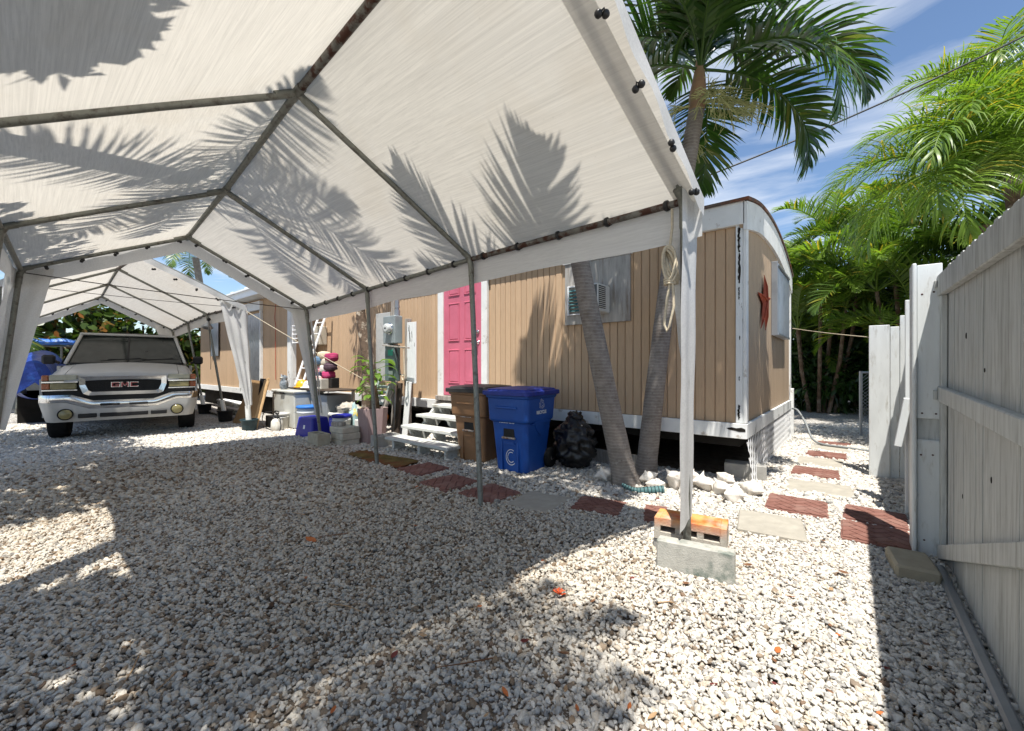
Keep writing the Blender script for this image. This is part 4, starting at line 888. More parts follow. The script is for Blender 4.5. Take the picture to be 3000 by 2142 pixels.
    b = MB(); b.lathe([(.079, 0), (.092, .012), (.092, .0)], 20, M=Mf); T(b, 'bezel', m_trim, fg)
    # mirror
    b = MB(); b.cbox(-.70, s*1.00, 1.24, -.58, s*1.17, 1.41, .03); b.tube([(-.66, s*.95, 1.26), (-.66, s*1.06, 1.32)], .025, 8); T(b, 'mirror', m_trim)
    # wiper
    b = MB(); b.tube([(-.44, s*.25-.15, 1.30), (-.47, s*.25+.05, 1.325), (-.50, s*.25+.42, 1.36)], .010, 6); b.tube([(-.455, s*.25-.05, 1.33), (-.475, s*.25+.5, 1.345)], .008, 6); T(b, 'wiper', m_trim)
    # wheels
    for wx, wys in ((0, (.86,)), (-3.62, (.80, 1.06))):
        for wy in wys:
            Mw = Matrix.Translation((wx, s*wy, .39)) @ Matrix.Rotation(R(90 if s < 0 else -90), 4, 'X')
            b = MB(); b.lathe([(.22, -.11), (.30, -.125), (.36, -.12), (.385, -.10), (.39, -.06), (.39, .06), (.385, .10), (.36, .12), (.30, .125), (.22, .11)], 32, M=Mw)
            wh = T(b, 'wheel', m_tyre)
            b = MB(); b.lathe([(.23, .105), (.21, .09), (.19, .04), (.10, .03), (.08, .06), (.0, .065)], 24, M=Mw); T(b, 'rim', m_chrome, wh)
# windscreen, roof, cab back, bed
b = MB(); b.grid(lambda u, w: (lerp(-.485, -1.10, w)-.07*(2*u-1)**2*(1-w*.4), lerp(-1, 1, u)*lerp(.835, .70, w), lerp(1.275, 1.83, w)), 14, 6); T(b, 'windscreen', m_tglass)
b = MB(); b.tube([(-.48, -.02, 1.285), (-1.09, -.02, 1.828)], .014, 6); T(b, 'windscreen_divider', m_trim)
b = MB(); b.cbox(-.56, -.80, 1.225, -.42, .80, 1.275, .012); T(b, 'cowl', m_trim)
b = MB(); b.grid(lambda u, w: (lerp(-1.07, -2.45, u), lerp(-.745, .745, w), 1.845+.055*math.sin(math.pi*w)**.5*math.sin(math.pi*min(1, .1+u*.9))**.4), 12, 14); b.grid(lambda u, w: (lerp(-1.07, -2.45, u), lerp(-.745, .745, w), 1.82), 4, 4); b.cbox(-1.12, -.73, 1.815, -1.05, .73, 1.862, .012); T(b, 'roof', m_paint)
b = MB(); b.box(-2.55, -.93, .45, -2.50, .93, 1.25); b.add([(-2.5, -.92, 1.25), (-2.5, .92, 1.25), (-2.4, .73, 1.84), (-2.4, -.73, 1.84)], [(0, 1, 2, 3)]); T(b, 'cab_back', m_paint)
b = MB(); b.box(-5.0, -.92, .55, -2.6, .92, .75); b.box(-5.02, -.95, .55, -4.96, .95, 1.26); T(b, 'bed', m_paint)
b = MB(); b.box(-4.9, -.7, .40, .55, .7, .58); b.box(-2.5, -.9, .56, -.6, .9, .62); b.box(-.6, -.72, .45, .5, .72, .9); T(b, 'chassis', m_dark)
b = MB(); b.box(-2.45, -.85, .63, -.6, .85, 1.15); T(b, 'cab_interior', m_dark)
# nose: dark surround, grille, bumper
b = MB(); b.box(.60, -.965, .80, .80, .965, 1.11); b.box(.70, -.93, .62, .83, .93, .895); T(b, 'front_panel', m_trim)
gr = [(-.545, 1.125), (-.545, .98), (-.50, .845), (-.44, .815), (.44, .815), (.50, .845), (.545, .98), (.545, 1.125)]
gi_ = [(-.475, 1.075), (-.475, .99), (-.44, .895), (-.40, .87), (.40, .87), (.44, .895), (.475, .99), (.475, 1.075)]
b = MB(); n = len(gr)
A = [(.900, y, z) for y, z in gr]; B = [(.885, y, z) for y, z in gi_]; C_ = [(.80, y, z) for y, z in gr]; D_ = [(.82, y, z) for y, z in gi_]
vs = A+B+C_+D_; fs = []
for i in range(n):
    j = (i+1) % n; fs += [(i, j, n+j, n+i), (i, 2*n+i, 2*n+j, j), (n+i, n+j, 3*n+j, 3*n+i)]
b.add(vs, fs); T(b, 'grille_surround', m_chrome)
b = MB(); b.prism(gi_, (.822, 0, 0), (0, 1, 0), (0, 0, 1), (-1, 0, 0), .02)
for k in range(14): b.cbox(.823, -.44+.0, .885+k*.0135, .829, .44, .890+k*.0135, .001)
gp = T(b, 'grille_mesh', m_trim)
# badge letters
def badge(bm, x, out):
    h = .078; w = .098; st = .021
    G = [(0, 0), (w, 0), (w, .042), (w*.5, .042), (w*.5, .026), (w-st, .026), (w-st, st*.8), (st, st*.8), (st, h-st*.8), (w, h-st*.8), (w, h), (0, h)]
    Mm = [(0, 0), (st, 0), (st, h*.62), (w*.5, .012), (w-st, h*.62), (w-st, 0), (w, 0), (w, h), (w-st*1.2, h), (w*.5, h*.42), (st*1.2, h), (0, h)]
    Cc = [(0, 0), (w, 0), (w, st*.8), (st, st*.8), (st, h-st*.8), (w, h-st*.8), (w, h), (0, h)]
    for i, L_ in enumerate((G, Mm, Cc)):
        y0 = -.170+i*.118; cy, cz = w/2, h/2
        P_ = [(y0+(cy+(a-cy)*out), .943+(cz+(c-cz)*out)) for a, c in L_]
        bm.prism(P_, (x, 0, 0), (0, 1, 0), (0, 0, 1), (1, 0, 0), .010)
b = MB(); badge(b, .835, 1.08); T(b, 'badge_rim', m_chrome)
b = MB(); badge(b, .8385, .97); T(b, 'badge_letters', m_redchr, label='red block letters GMC on the grille')
def zc_top(y): a = abs(y); return lerp(.735, .835, min(max((a-.38)/.24, 0), 1))
def zc_bot(y): a = abs(y); return lerp(.605, .715, min(max((a-.42)/.26, 0), 1))
def bx_(y): return .985-.035*(y/.99)**2-.16*max(0, (abs(y)-.86)/.14)**2
b = MB(); b.grid(lambda u, w: (bx_(lerp(-1, 1, u))+.012*math.sin(math.pi*w)+.0, lerp(-1, 1, u), lerp(zc_bot(lerp(-1, 1, u)), zc_top(lerp(-1, 1, u)), w)), 48, 6)
b.grid(lambda u, w: (lerp(bx_(lerp(-1, 1, u)), .80, w), lerp(-1, 1, u), zc_top(lerp(-1, 1, u))), 48, 1); bump = T(b, 'bumper', m_chrome)
for s in (-1, 1):
    b = MB(); b.cbox(.97, s*.05, .640, 1.003, s*.30, .688, .014); T(b, 'air_slot', m_trim, bump)
b = MB(); b.grid(lambda u, w: (bx_(lerp(-1, 1, u))+.004-.05*(1-w)**2, lerp(-1, 1, u)*lerp(.93, 1, w), lerp(.40, zc_bot(lerp(-1, 1, u))-.002, w)), 48, 8)
b.grid(lambda u, w: (lerp(bx_(lerp(-1, 1, u))-.046, .7, w), lerp(-.93, .93, u), .40), 48, 1); val = T(b, 'lower_valance', m_paint)
for y0, y1 in ((-.30, .30), (.335, .55), (-.55, -.335)):
    b = MB(); b.cbox(.93, y0, .455, .986, y1, .525, .008); T(b, 'air_slot', m_trim, val)

for c in tk.children:
    if c.name.split('.')[0] in ('headlight', 'turn_signal', 'running_lamp', 'lamp_trim', 'fog_lamp', 'front_panel', 'grille_surround', 'grille_mesh', 'badge_rim', 'badge_letters', 'bumper', 'lower_valance'): c.location.z = -.055
    if c.name.split('.')[0] in ('windscreen', 'windscreen_divider', 'windscreen_pillar', 'cab_pillar', 'side_window', 'roof', 'cowl', 'wiper', 'mirror'): c.location.z = .035
# ================================================================ wheeled bins
def rrect(hw, y0, y1, r, n=5):
    pts = []
    for cx, cy, a0 in ((hw-r, y0+r, -90), (hw-r, y1-r, 0), (-hw+r, y1-r, 90), (-hw+r, y0+r, 180)):
        for k in range(n+1):
            a = R(a0+90*k/n); pts.append((cx+r*math.cos(a), cy+r*math.sin(a)))
    return pts
def loft(secs, cap=True, smooth=False):
    b = MB(); n = len(secs[0][1]); vs = []
    for z, ring in secs: vs += [(x, y, z) for x, y in ring]
    fs = [(i*n+k, i*n+(k+1) % n, (i+1)*n+(k+1) % n, (i+1)*n+k) for i in range(len(secs)-1) for k in range(n)]
    b.add(vs, fs, smooth)
    if cap: b.add(vs[:n], [tuple(reversed(range(n)))]); b.add(vs[-n:], [tuple(range(n))])
    return b
def wheeled_bin(name, label, loc, rz, c, lidc, dirt):
    mb_, ml = mat(name+'_body', c, .10, 4, .48, 0, .45, .12, 40, .003, dirt, 4, (.56, .78)), mat(name+'_lid', lidc, .12, 5, .55, 0, .5, .12, 40, .003)
    t = thing(name, label, 'wheeled bin', loc, rz); T_ = lambda m, n, mt, p=None, **k: m.build(n, mt, p or t, **k)
    S = [(0.0, .205, -.20, .22), (.02, .215, -.21, .235), (.56, .252, -.255, .30), (.58, .254, -.258, .305), (.60, .278, -.285, .32), (.62, .282, -.29, .325), (.86, .292, -.305, .345), (.875, .308, -.322, .362), (.905, .310, -.325, .365)]
    T_(loft([(z, rrect(hw, y0, y1, .055)) for z, hw, y0, y1 in S]), 'body', mb_)
    fy = lambda z: lerp(-.21, -.255, z/.56)
    # front pocket with grab bar, lower rib and chute
    b = MB(); b.cbox(-.085, fy(.46)-.004, .395, .085, fy(.46)+.02, .535, .012); T_(b, 'lift_pocket', m_trim)
    b = MB(); b.tube([(-.092, fy(.40)-.014, .405), (.092, fy(.40)-.014, .405)], .013, 10); T_(b, 'lift_bar', mat(name+'_bar', (.45, .42, .38), .2, 20, .5, .5, .4, .2, 60, .002, (.22, .09, .04), 12, (.48, .6)))
    b = MB(); b.prism([(-.085, .33), (.085, .33), (.07, .36), (-.07, .36)], (0, fy(.33)-.012, 0), (1, 0, 0), (0, 0, 1), (0, 1, 0), .02)
    for s in (-1, 1): b.prism([(s*.10, .02), (s*.13, .02), (s*.13, .35), (s*.105, .38), (s*.10, .34)], (0, fy(.2)-.016, 0), (1, 0, 0), (0, 0, 1), (0, 1, 0), .03)
    T_(b, 'front_rib', mb_)
    b = MB(); b.cbox(-.15, -.318, .745, .15, -.295, .775, .008); T_(b, 'grip_ledge', mb_)
    # side braces
    for s in (-1, 1):
        b = MB(); b.prism([(-.18, .57), (.24, .57), (.19, .60), (-.10, .60)], (s*.255, 0, 0), (0, 1, 0), (0, 0, 1), (s, 0, 0), .024)
        b.prism([(-.06, .50), (.03, .42), (.09, .50), (.09, .57), (-.10, .57)], (s*.25, 0, 0), (0, 1, 0), (0, 0, 1), (s, 0, 0), .015); T_(b, 'side_brace', mb_)
        Mw = Matrix.Translation((s*.255, .26, .125)) @ Matrix.Rotation(R(90*s), 4, 'Y')
        b = MB(); b.lathe([(.03, -.03), (.10, -.032), (.122, -.02), (.125, 0), (.122, .02), (.10, .032), (.03, .03)], 24, M=Mw); wh = T_(b, 'wheel', m_tyre)
        b = MB(); b.lathe([(.0, .036), (.022, .035), (.03, .03)], 12, M=Mw); T_(b, 'hub_cap', m_chrome, wh)
    b = MB(); b.tube([(-.24, .385, .86), (-.24, .43, .875), (.24, .43, .875), (.24, .385, .86)], .016, 8); T_(b, 'handle', mb_)
    L_ = [(.900, .335, -.355, .385), (.905, .342, -.362, .392), (.945, .342, -.362, .392), (.952, .335, -.355, .385), (.955, .305, -.325, .36), (.972, .295, -.315, .35), (.985, .20, -.20, .25), (.99, .10, -.1, .15)]
    lid = T_(loft([(z, rrect(hw, y0, y1, .075 if i < 6 else .04)) for i, (z, hw, y0, y1) in enumerate(L_)]), 'lid', ml)
    b = MB()
    for k in (-1, 1): b.prism([(-.24, .962), (.28, .962), (.25, .984), (-.20, .984)], (k*.17, 0, 0), (0, 1, 0), (0, 0, 1), (1, 0, 0), .03)
    T_(b, 'lid_rib', ml, lid)
    return t, T_
m_print = mat('white_print', (.78, .80, .80), .05, 20, .6)
bb, BT = wheeled_bin('recycling_bin', 'blue wheeled recycling bin with white recycle symbol on its side', (-3.10, 3.93, .005), R(4), (.010, .075, .34), (.010, .028, .24), (.025, .11, .40))
def on_front(x, z, y): return Matrix.Translation((x, y, z)) @ Matrix.Rotation(R(90), 4, 'X') @ Matrix.Scale(1, 4)
BT(text_mb('K056MLO', .052, on_front(-.02, .575, -.2605), .001, 0, .001), 'serial_number', m_print)
sideM = Matrix.Translation((.2925, .0, .685)) @ Matrix.Rotation(R(90), 4, 'Z') @ Matrix.Rotation(R(87.5), 4, 'X')
BT(text_mb('RECYCLE', .052, sideM, .001, 0, .002), 'recycle_word', m_print)
def recycle_symbol(M, s):
    b = MB(); w = .13
    for k in range(3):
        a = R(90+120*k); a2 = R(90+120*(k+1))
        def P(t, off):
            A = Vector((math.cos(a), math.sin(a), 0)); B = Vector((math.cos(a2), math.sin(a2), 0)); p = A.lerp(B, t); nrm = Vector((-(B-A).y, (B-A).x, 0)).normalized(); return p-nrm*off
        poly = [P(.16, .16), P(.60, .16), P(.60, .30), P(.86, .02), P(.60, -.26), P(.60, -.12), P(.10, -.12), P(.02, .02)]
        edge = poly+[poly[0]]
        for i in range(len(poly)):       # outlined arrows
            p, q = edge[i]*s, edge[i+1]*s; d = (q-p).normalized(); nn = Vector((-d.y, d.x, 0))*.028*s; p, q = p-d*.012*s, q+d*.012*s
            b.add([M @ (p+nn), M @ (q+nn), M @ (q-nn), M @ (p-nn)], [(0, 3, 2, 1)])
    return b
symM = Matrix.Translation((.2962, .0, .795)) @ Matrix.Rotation(R(90), 4, 'Z') @ Matrix.Rotation(R(87.5), 4, 'X')
BT(recycle_symbol(symM, .064), 'recycle_symbol', m_print)
b = MB()      # faded round sticker low on the front
for rr_, w_ in ((.085, .008), (.055, .008)):
    n = 26; b.grid(lambda u, w: (.02+(rr_+w_*w)*math.cos(R(60+255*u))*.8, -.2315-.0+.0*u, .18+(rr_+w_*w)*math.sin(R(60+255*u))), n, 1)
BT(b, 'faded_symbol', m_print)
br, BR = wheeled_bin('rubbish_bin', 'brown wheeled rubbish bin with black lid beside the wooden steps', (-3.86, 4.02, .005), R(6), (.26, .14, .068), (.022, .020, .020), (.32, .19, .11))
BR(text_mb('K001193', .048, on_front(-.04, .575, -.2605), .001, 0, .001), 'serial_number', m_print)

# black rubbish bag
from mathutils import noise as mn
m_bag = mat('glossy_black_plastic', (.010, .010, .011), .2, 9, .17, 0, .6, .6, 14, .03)
def lump(name, n, m_, fn, mt, parent=None): 
    b = MB(); vs = []; fs = []
    for i in range(m_+1):
        ph = math.pi*i/m_
        for k in range(n): t = 2*math.pi*k/n; vs.append(fn(Vector((math.sin(ph)*math.cos(t), math.sin(ph)*math.sin(t), math.cos(ph)))))
    for i in range(m_):
        for k in range(n): fs.append((i*n+k, (i+1)*n+k, (i+1)*n+(k+1) % n, i*n+(k+1) % n))
    b.add(vs, fs, True); return b.build(name, mt, parent)
def crumple(v, f, a): return 1+a*mn.noise(v*f)+a*.55*abs(mn.noise(v*f*2.3+Vector((3, 1, 2))))+a*.3*mn.noise(v*f*5)
t = thing('rubbish_bag', 'shiny black rubbish bag slumped between blue bin and palm trunks', 'rubbish bag', (-2.64, 4.40, 0)); t.scale = (.76, .9, .94)
lump('bag_body', 56, 40, lambda v: Vector(((v.x*.30)*(1.06-.18*v.z), v.y*.24, .33+v.z*.345))+Vector((v.x*.30, v.y*.24, v.z*.08))*(crumple(Vector((v.x, v.y, v.z*2.2)), 2.6, .34)-1), m_bag, t)
lump('bag_knot', 24, 16, lambda v: Vector((.02+v.x*.12, v.y*.09, .66+v.z*.06))*1+Vector((v.x, v.y, v.z))*.05*(crumple(v, 3, .9)-1), m_bag, t)
# grey trim board lying under the home
tag(MB().beam((-3.0, 4.86, .09), (-1.9, 4.80, .085), .03, .17).build('loose_board', m_greywood), 'grey board lying on edge on the gravel under the mobile home', 'board')

# ================================================================ front steps
st = thing('wooden_steps', 'white weathered wooden steps of four treads below the pink door', 'steps', (-4.75, 4.2, 0))
m_step = mat('worn_white_step', (.56, .57, .54), .10, 5, .75, 0, .2, .35, 40, .005, (.30, .28, .24), 5, (.5, .68), (1, 4, 4))
ST = lambda m, n, mt, **k: m.build(n, mt, st, True, **k)
treads = [(3.56, .19, -5.40, -4.00), (3.83, .335, -5.38, -4.02), (4.10, .48, -5.36, -4.04), (4.37, .62, -5.30, -4.06)]
for i, (y, z, x0, x1) in enumerate(treads):
    b = MB(); b.cbox(x0, y, z-.042, x1, y+.275, z, .006); ST(b, 'tread', m_step)
    for xx in (x0+.10, (x0+x1)/2, x1-.14):
        zb = -.02 if i == 0 else treads[i-1][1]+.002
        if i == 0: b = MB(); b.cbox(xx, y+.06, -.02, xx+.05, y+.26, z-.043, .004)
        else:
            b = MB(); b.prism([(y+.03, z-.043), (y+.27, z-.043), (y+.27, zb-.10)]+[(y+.27-.20*math.sin(a), zb-.0+.0*a+(z-.05-zb)*(1-math.cos(a))*.8-.06*math.cos(a)) for a in [R(15), R(40), R(65), R(88)]], (xx, 0, 0), (0, 1, 0), (0, 0, 1), (1, 0, 0), .05)
        ST(b, 'tread_support', m_step)
for xx in (-5.30, -4.15):
    b = MB(); b.prism([(3.85, -.02), (4.1, -.02), (4.62, .40), (4.62, .57), (4.40, .57)], (xx, 0, 0), (0, 1, 0), (0, 0, 1), (1, 0, 0), .045); ST(b, 'stringer', m_step)
# block with shells next to the steps
m_conc = mat('grey_concrete', (.36, .35, .325), .15, 14, .92, 0, .2, .5, 90, .006, (.24, .235, .215), 6, (.5, .72))
def hollow_block(name, label, loc, rot, L=.395, Wd=.19, H_=.19, holes=2, m=None, group=None, cat='concrete block', w=.032, wy=None):
    """block with open cores on its +Z face; walls as geometry"""
    wy = wy or w; b = MB(); n = holes
    b.cbox(-L/2, -Wd/2, 0, -L/2+w, Wd/2, H_, .004); b.cbox(L/2-w, -Wd/2, 0, L/2, Wd/2, H_, .004)
    b.cbox(-L/2+w-.001, -Wd/2, 0, L/2-w+.001, -Wd/2+wy, H_-.0015, .002); b.cbox(-L/2+w-.001, Wd/2-wy, 0, L/2-w+.001, Wd/2, H_-.0015, .002)
    for k in range(1, n):
        x = -L/2+w/2+(L-w)*k/n; b.cbox(x-w/2, -Wd/2+wy-.001, 0, x+w/2, Wd/2-wy+.001, H_-.003, .002)
    b.box(-L/2+w, -Wd/2+wy, .02, L/2-w, Wd/2-wy, H_*.35)
    o = b.build(name, m or m_conc); o.location = loc; o.rotation_euler = rot; return tag(o, label, cat, group)
hollow_block('concrete_block', 'grey concrete block with shells on top at the left foot of the steps', (-5.62, 3.72, -.01), (0, 0, R(85)))
# ================================================================ pavers
def herring():
    t = NT('red_paver'); v = t.coord('Object')
    c = t.ramp(t.noise(v, 14, 6, .65), (.3, (.17, .075, .058)), (.7, (.235, .115, .092)))
    c = t.mix(t.ramp(t.noise(v, 5, 4), (.5, 0.0), (.75, .55)), c, (.30, .20, .165))
    return t.bsdf(c, .85, 0, .25, t.noise(v, 120, 4), .35, .004)
m_red = herring()
m_slab = mat('pale_concrete_slab', (.36, .335, .285), .12, 10, .9, 0, .2, .5, 110, .005, (.30, .28, .24), 4, (.5, .75))
def paver_red(hx, hy, seed):
    b = MB(); b.cbox(-hx, -hy, -.045, hx, hy, .0115, .006)       # base, joints show between raised bricks
    p = MB(); bw, bl = hy*2/6.2, hy*4/6.2
    c45, s45 = math.cos(R(45)), math.sin(R(45))
    def clipp(poly):
        for ax, lim, sg in ((0, hx-.012, 1), (0, -hx+.012, -1), (1, hy-.012, 1), (1, -hy+.012, -1)):
            out = []
            for i in range(len(poly)):
                a, q = poly[i], poly[(i+1) % len(poly)]; da, dq = (a[ax]-lim)*sg, (q[ax]-lim)*sg
                if da <= 0: out.append(a)
                if (da < 0) != (dq < 0) and abs(da-dq) > 1e-9:
                    t = da/(da-dq); out.append((a[0]+(q[0]-a[0])*t, a[1]+(q[1]-a[1])*t))
            poly = out
            if len(poly) < 3: return None
        return poly
    bricks = []
    for i in range(-9, 10):
        for j in range(-9, 10):
            k_ = (i-j) % 4; w_, h_ = (bl, bw) if k_ == 0 else (bw, bl)
            if k_ in (0, 3):
                g_ = .0035; ax_, ay_ = i*bw, j*bw; q = [(ax_+g_, ay_+g_), (ax_+w_-g_, ay_+g_), (ax_+w_-g_, ay_+h_-g_), (ax_+g_, ay_+h_-g_)]
                q = clipp([(c45*a-s45*c, s45*a+c45*c) for a, c in q])
                if q: bricks.append(q)
    return b, bricks
for i, (cx, cy, hx, hy, a, k) in enumerate(PAV):
    rot = (random.uniform(-.012, .012), random.uniform(-.012, .012), R(a))
    where = ['by the doormat', 'second from the doormat', 'at the foot of the middle canopy leg', 'between two red pavers beside the canopy leg', 'in front of the leaning palms', 'half hidden behind the rusty corner block', 'just behind the rusty corner block', 'right of the shells, nearest the lattice', 'beside the lattice corner', 'midway along the lattice', 'second grey slab along the lattice', 'third red one along the lattice', 'third grey slab along the lattice under the hose', 'farthest from the camera under the grey hose', 'front one of the pair at the gate post', 'rear one of the pair at the gate post'][i]
    if k == 'g':
        b = MB(); b.cbox(-hx, -hy, -.04, hx, hy, .022, .008); o = b.build('stepping_stone', m_slab); lab = 'pale grey concrete stepping stone '+where
        o.location = (cx, cy, 0); o.rotation_euler = rot; tag(o, lab, 'stepping stone', 'stepping stones')
    else:
        t = thing('stepping_stone', 'red brick-pattern stepping stone '+where, 'stepping stone', (cx, cy, .004), 0, 'stepping stones'); t.rotation_euler = rot
        base, bricks = paver_red(hx, hy, i); base.build('slab_base', m_red, t)
        for q in bricks:
            area = abs(sum(q[n][0]*q[(n+1) % len(q)][1]-q[(n+1) % len(q)][0]*q[n][1] for n in range(len(q))))/2
            if area < .0004: continue
            p = MB(); p.prism(q, (0, 0, .010), (1, 0, 0), (0, 1, 0), (0, 0, 1), .0105); p.build('brick', m_red, t)
# doormat
m_mat = mat('worn_green_brown_mat', (.13, .10, .035), .4, 7, .95, 0, .1, .7, 160, .006, (.16, .065, .03), 2.2, (.45, .6))
b = MB(); b.grid(lambda u, w: (lerp(-.62, .60, u)+.012*math.sin(w*7), lerp(-.20, .19, w)+.012*math.sin(u*9), .020+.008*math.sin(u*6+w*3)), 24, 8); b.grid(lambda u, w: (lerp(-.62, .60, u)+.012*math.sin(w*7), lerp(-.20, .19, w)+.012*math.sin(u*9), .005+.008*math.sin(u*6+w*3)), 24, 8)
o = b.build('doormat', m_mat); o.location = (-4.85, 3.14, .0); o.rotation_euler = (0, 0, R(2)); tag(o, 'worn green and brown doormat on the gravel before the steps', 'doormat')
# ================================================================ air conditioner, starfish
ac = thing('air_conditioner', 'white window air conditioner sticking out of the boarded window', 'air conditioner', (-2.42, 4.6, 1.90))
m_acw = mat('aged_white_plastic', (.66, .655, .62), .06, 6, .5, 0, .4, .08, 50, .003, (.50, .47, .41), 6, (.55, .75))
b = MB(); b.cbox(-.105, -.17, 0, .085, .15, .335, .012); A_ = b.build('case', m_acw, ac)
for k in range(11):
    b = MB(); z = .05+k*.0235; b.cbox(.086, -.145, z, .094, .02, z+.010, .002); b.build('side_louvre', m_acw, ac)
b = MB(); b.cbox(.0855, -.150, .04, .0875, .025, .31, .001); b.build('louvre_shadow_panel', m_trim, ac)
b = MB(); b.cbox(-.095, -.176, .02, .075, -.171, .315, .002); b.build('coil_grille', mat('aluminium_fins', (.16, .17, .17), .3, 3, .5, .5, .4, .8, 3, .02, None, 5, (.5, .7), (60, 1, 60)), ac)
m_star = mat('rust_red_starfish', (.34, .075, .04), .25, 12, .8, 0, .2, .5, 60, .006)
sf = thing('starfish_ornament', 'large rust-red starfish ornament hung on the end wall of the mobile home', 'ornament', (-.85, 5.82, 2.03))
b = MB(); tips = []
arms = [(.06, .33), (-.36, .06), (-.17, -.34), (.16, -.34), (.44, .10)]; inn = []
for i in range(5):
    a, c = Vector((0, *arms[i])), Vector((0, *arms[(i+1) % 5])); inn.append((a+c)*.5*.27)
ctr = Vector((.045, .03, .01)); vs = [ctr]
for i in range(5): vs += [Vector((.006, *arms[i])), inn[i]+Vector((.012, 0, 0))]
for i in range(5): vs += [ctr.lerp(vs[1+2*i], .55)+Vector((.012, 0, 0))]
fs = []
for i in range(5):
    tip, n1, n0, rdg = 1+2*i, 2+2*i, 2+2*((i-1) % 5), 11+i
    fs += [(0, n0, rdg), (0, rdg, n1), (n0, tip, rdg), (rdg, tip, n1)]
b.add(vs, fs); b.add([Vector((-.001, v.y, v.z)) for v in vs[:11]], [(0, 1+2*i, 2+2*((i-1) % 5)) for i in range(5)]+[(0, 2+2*i, 1+2*i) for i in range(5)]); b.build('star_body', m_star, sf)
b = MB()
for i in range(5): b.tube([ctr+Vector((.004, 0, 0)), vs[11+i]+Vector((.004, 0, 0)), vs[1+2*i]], [.012, .010, .004], 6)
b.build('arm_ridge', m_star, sf)
# ================================================================ conch shells
m_conch = mat('bleached_conch_shell', (.72, .68, .62), .10, 10, .6, 0, .35, .4, 30, .008, (.52, .42, .33), 5, (.5, .75))
def conch(seed):
    rq = random.Random(seed); b = MB(); n = 26; m_ = 16; vs = []; fs = []
    for i in range(m_+1):
        s = i/m_
        for k in range(n):
            t = 2*math.pi*k/n
            r = (math.sin(math.pi*min(1, s*1.02))**.75)*(.52 if s > .3 else .52)*(1-.25*s)
            if s < .34: r = .40*(s/.34)**.8+.03
            lip = .75*math.exp(-((t-5.0)/.50)**2)*math.sin(math.pi*min(max((s-.22)/.72, 0), 1))
            sp = .42*max(0, math.cos(t*3.5+seed))**5*math.exp(-((s-.36)/.075)**2)+.16*max(0, math.cos(t*4+1))**4*math.exp(-((s-.2)/.05)**2)
            rr_ = (r+sp)*(1+.06*math.sin(s*22))+lip*.75
            vs.append(Vector((rr_*math.cos(t), rr_*math.sin(t)*.82, (s-.4)*1.75+.10*math.sin(t+s*4)*r)))
    for i in range(m_):
        for k in range(n): fs.append((i*n+k, i*n+(k+1) % n, (i+1)*n+(k+1) % n, (i+1)*n+k))
    b.add(vs, fs, True); m2 = b.mesh('conch_shell'); m2.materials.append(m_conch); return m2
CM = [conch(i) for i in range(4)]
sh = [(-2.05, 4.02, .10, .13, 'greyish conch shell left of the leaning palm trunk'), (-1.66, 4.22, .09, .11, 'spiny conch shell wedged between the two palm trunks'), (-1.52, 4.13, .07, .10, 'small pale conch shell in front of the right palm trunk'), (-1.40, 4.28, .12, .15, 'big smooth white conch shell right of the palm trunks'),
      (-1.22, 4.12, .06, .10, 'small white conch shell in front of the big smooth one'), (-1.30, 4.52, .10, .11, 'upright grey conch shell at the back of the row'), (-1.18, 4.42, .09, .13, 'conch shell directly behind the white canopy flap'), (-.98, 4.36, .08, .13, 'open-lipped white conch shell right of the canopy flap'),
      (-.84, 4.28, .07, .13, 'bright white conch shell lying nearest the stepping stones'), (-.74, 4.55, .07, .14, 'bright white conch shell against the corner of the lattice'), (-1.02, 4.78, .07, .11, 'shaded conch shell under the corner of the mobile home')]
for i, (x, y, z, s, lab) in enumerate(sh):
    rq = random.Random(i+3); tag(inst('conch_shell', CM[i % 4], (x, y, z), (R(rq.uniform(60, 120)), R(rq.uniform(-25, 25)), R(rq.uniform(0, 360))), (s*1.12, s*1.12, s*1.12)), lab, 'conch shell', 'conch shells along the home')
o = MB().cbox(-.2, -.1, 0, .2, .1, .19, .008).build('concrete_block', m_conc); o.location = (-.92, 5.15, -.01); o.rotation_euler = (0, 0, R(10)); tag(o, 'concrete pier block in shade under the corner of the mobile home', 'concrete block')
# teal ribbed ornament
m_teal = mat('teal_ribbed_rubber', (.075, .16, .165), .3, 30, .6, 0, .3, .5, 60)
t = thing('teal_ornament', 'teal ribbed tail-shaped ornament lying at the foot of the left palm', 'ornament', (-1.58, 3.93, .0), R(28))
spn = smooth_path([(-.20, .03, .075), (-.10, .0, .03), (.05, .0, .035), (.19, .01, .045)], 14)
MB().tube(spn, [lerp(.012, .042, (i/14)**.6) for i in range(15)], 12).build('tail', m_teal, t)
m_tealD = mat('dark_teal_rib', (.02, .045, .05), .3, 30, .7)
for i in range(1, 14): 
    c = spn[i]; d = (spn[min(i+1, 14)]-spn[i-1]).normalized(); s_ = d.cross(Vector((0, 0, 1))).normalized(); u_ = s_.cross(d); r_ = lerp(.012, .042, (i/14)**.6)+.002
    MB().tube([c+(s_*math.cos(a)+u_*math.sin(a))*r_ for a in [2*math.pi*k/12 for k in range(13)]], .004, 4, False).build('rib', m_tealD, t)
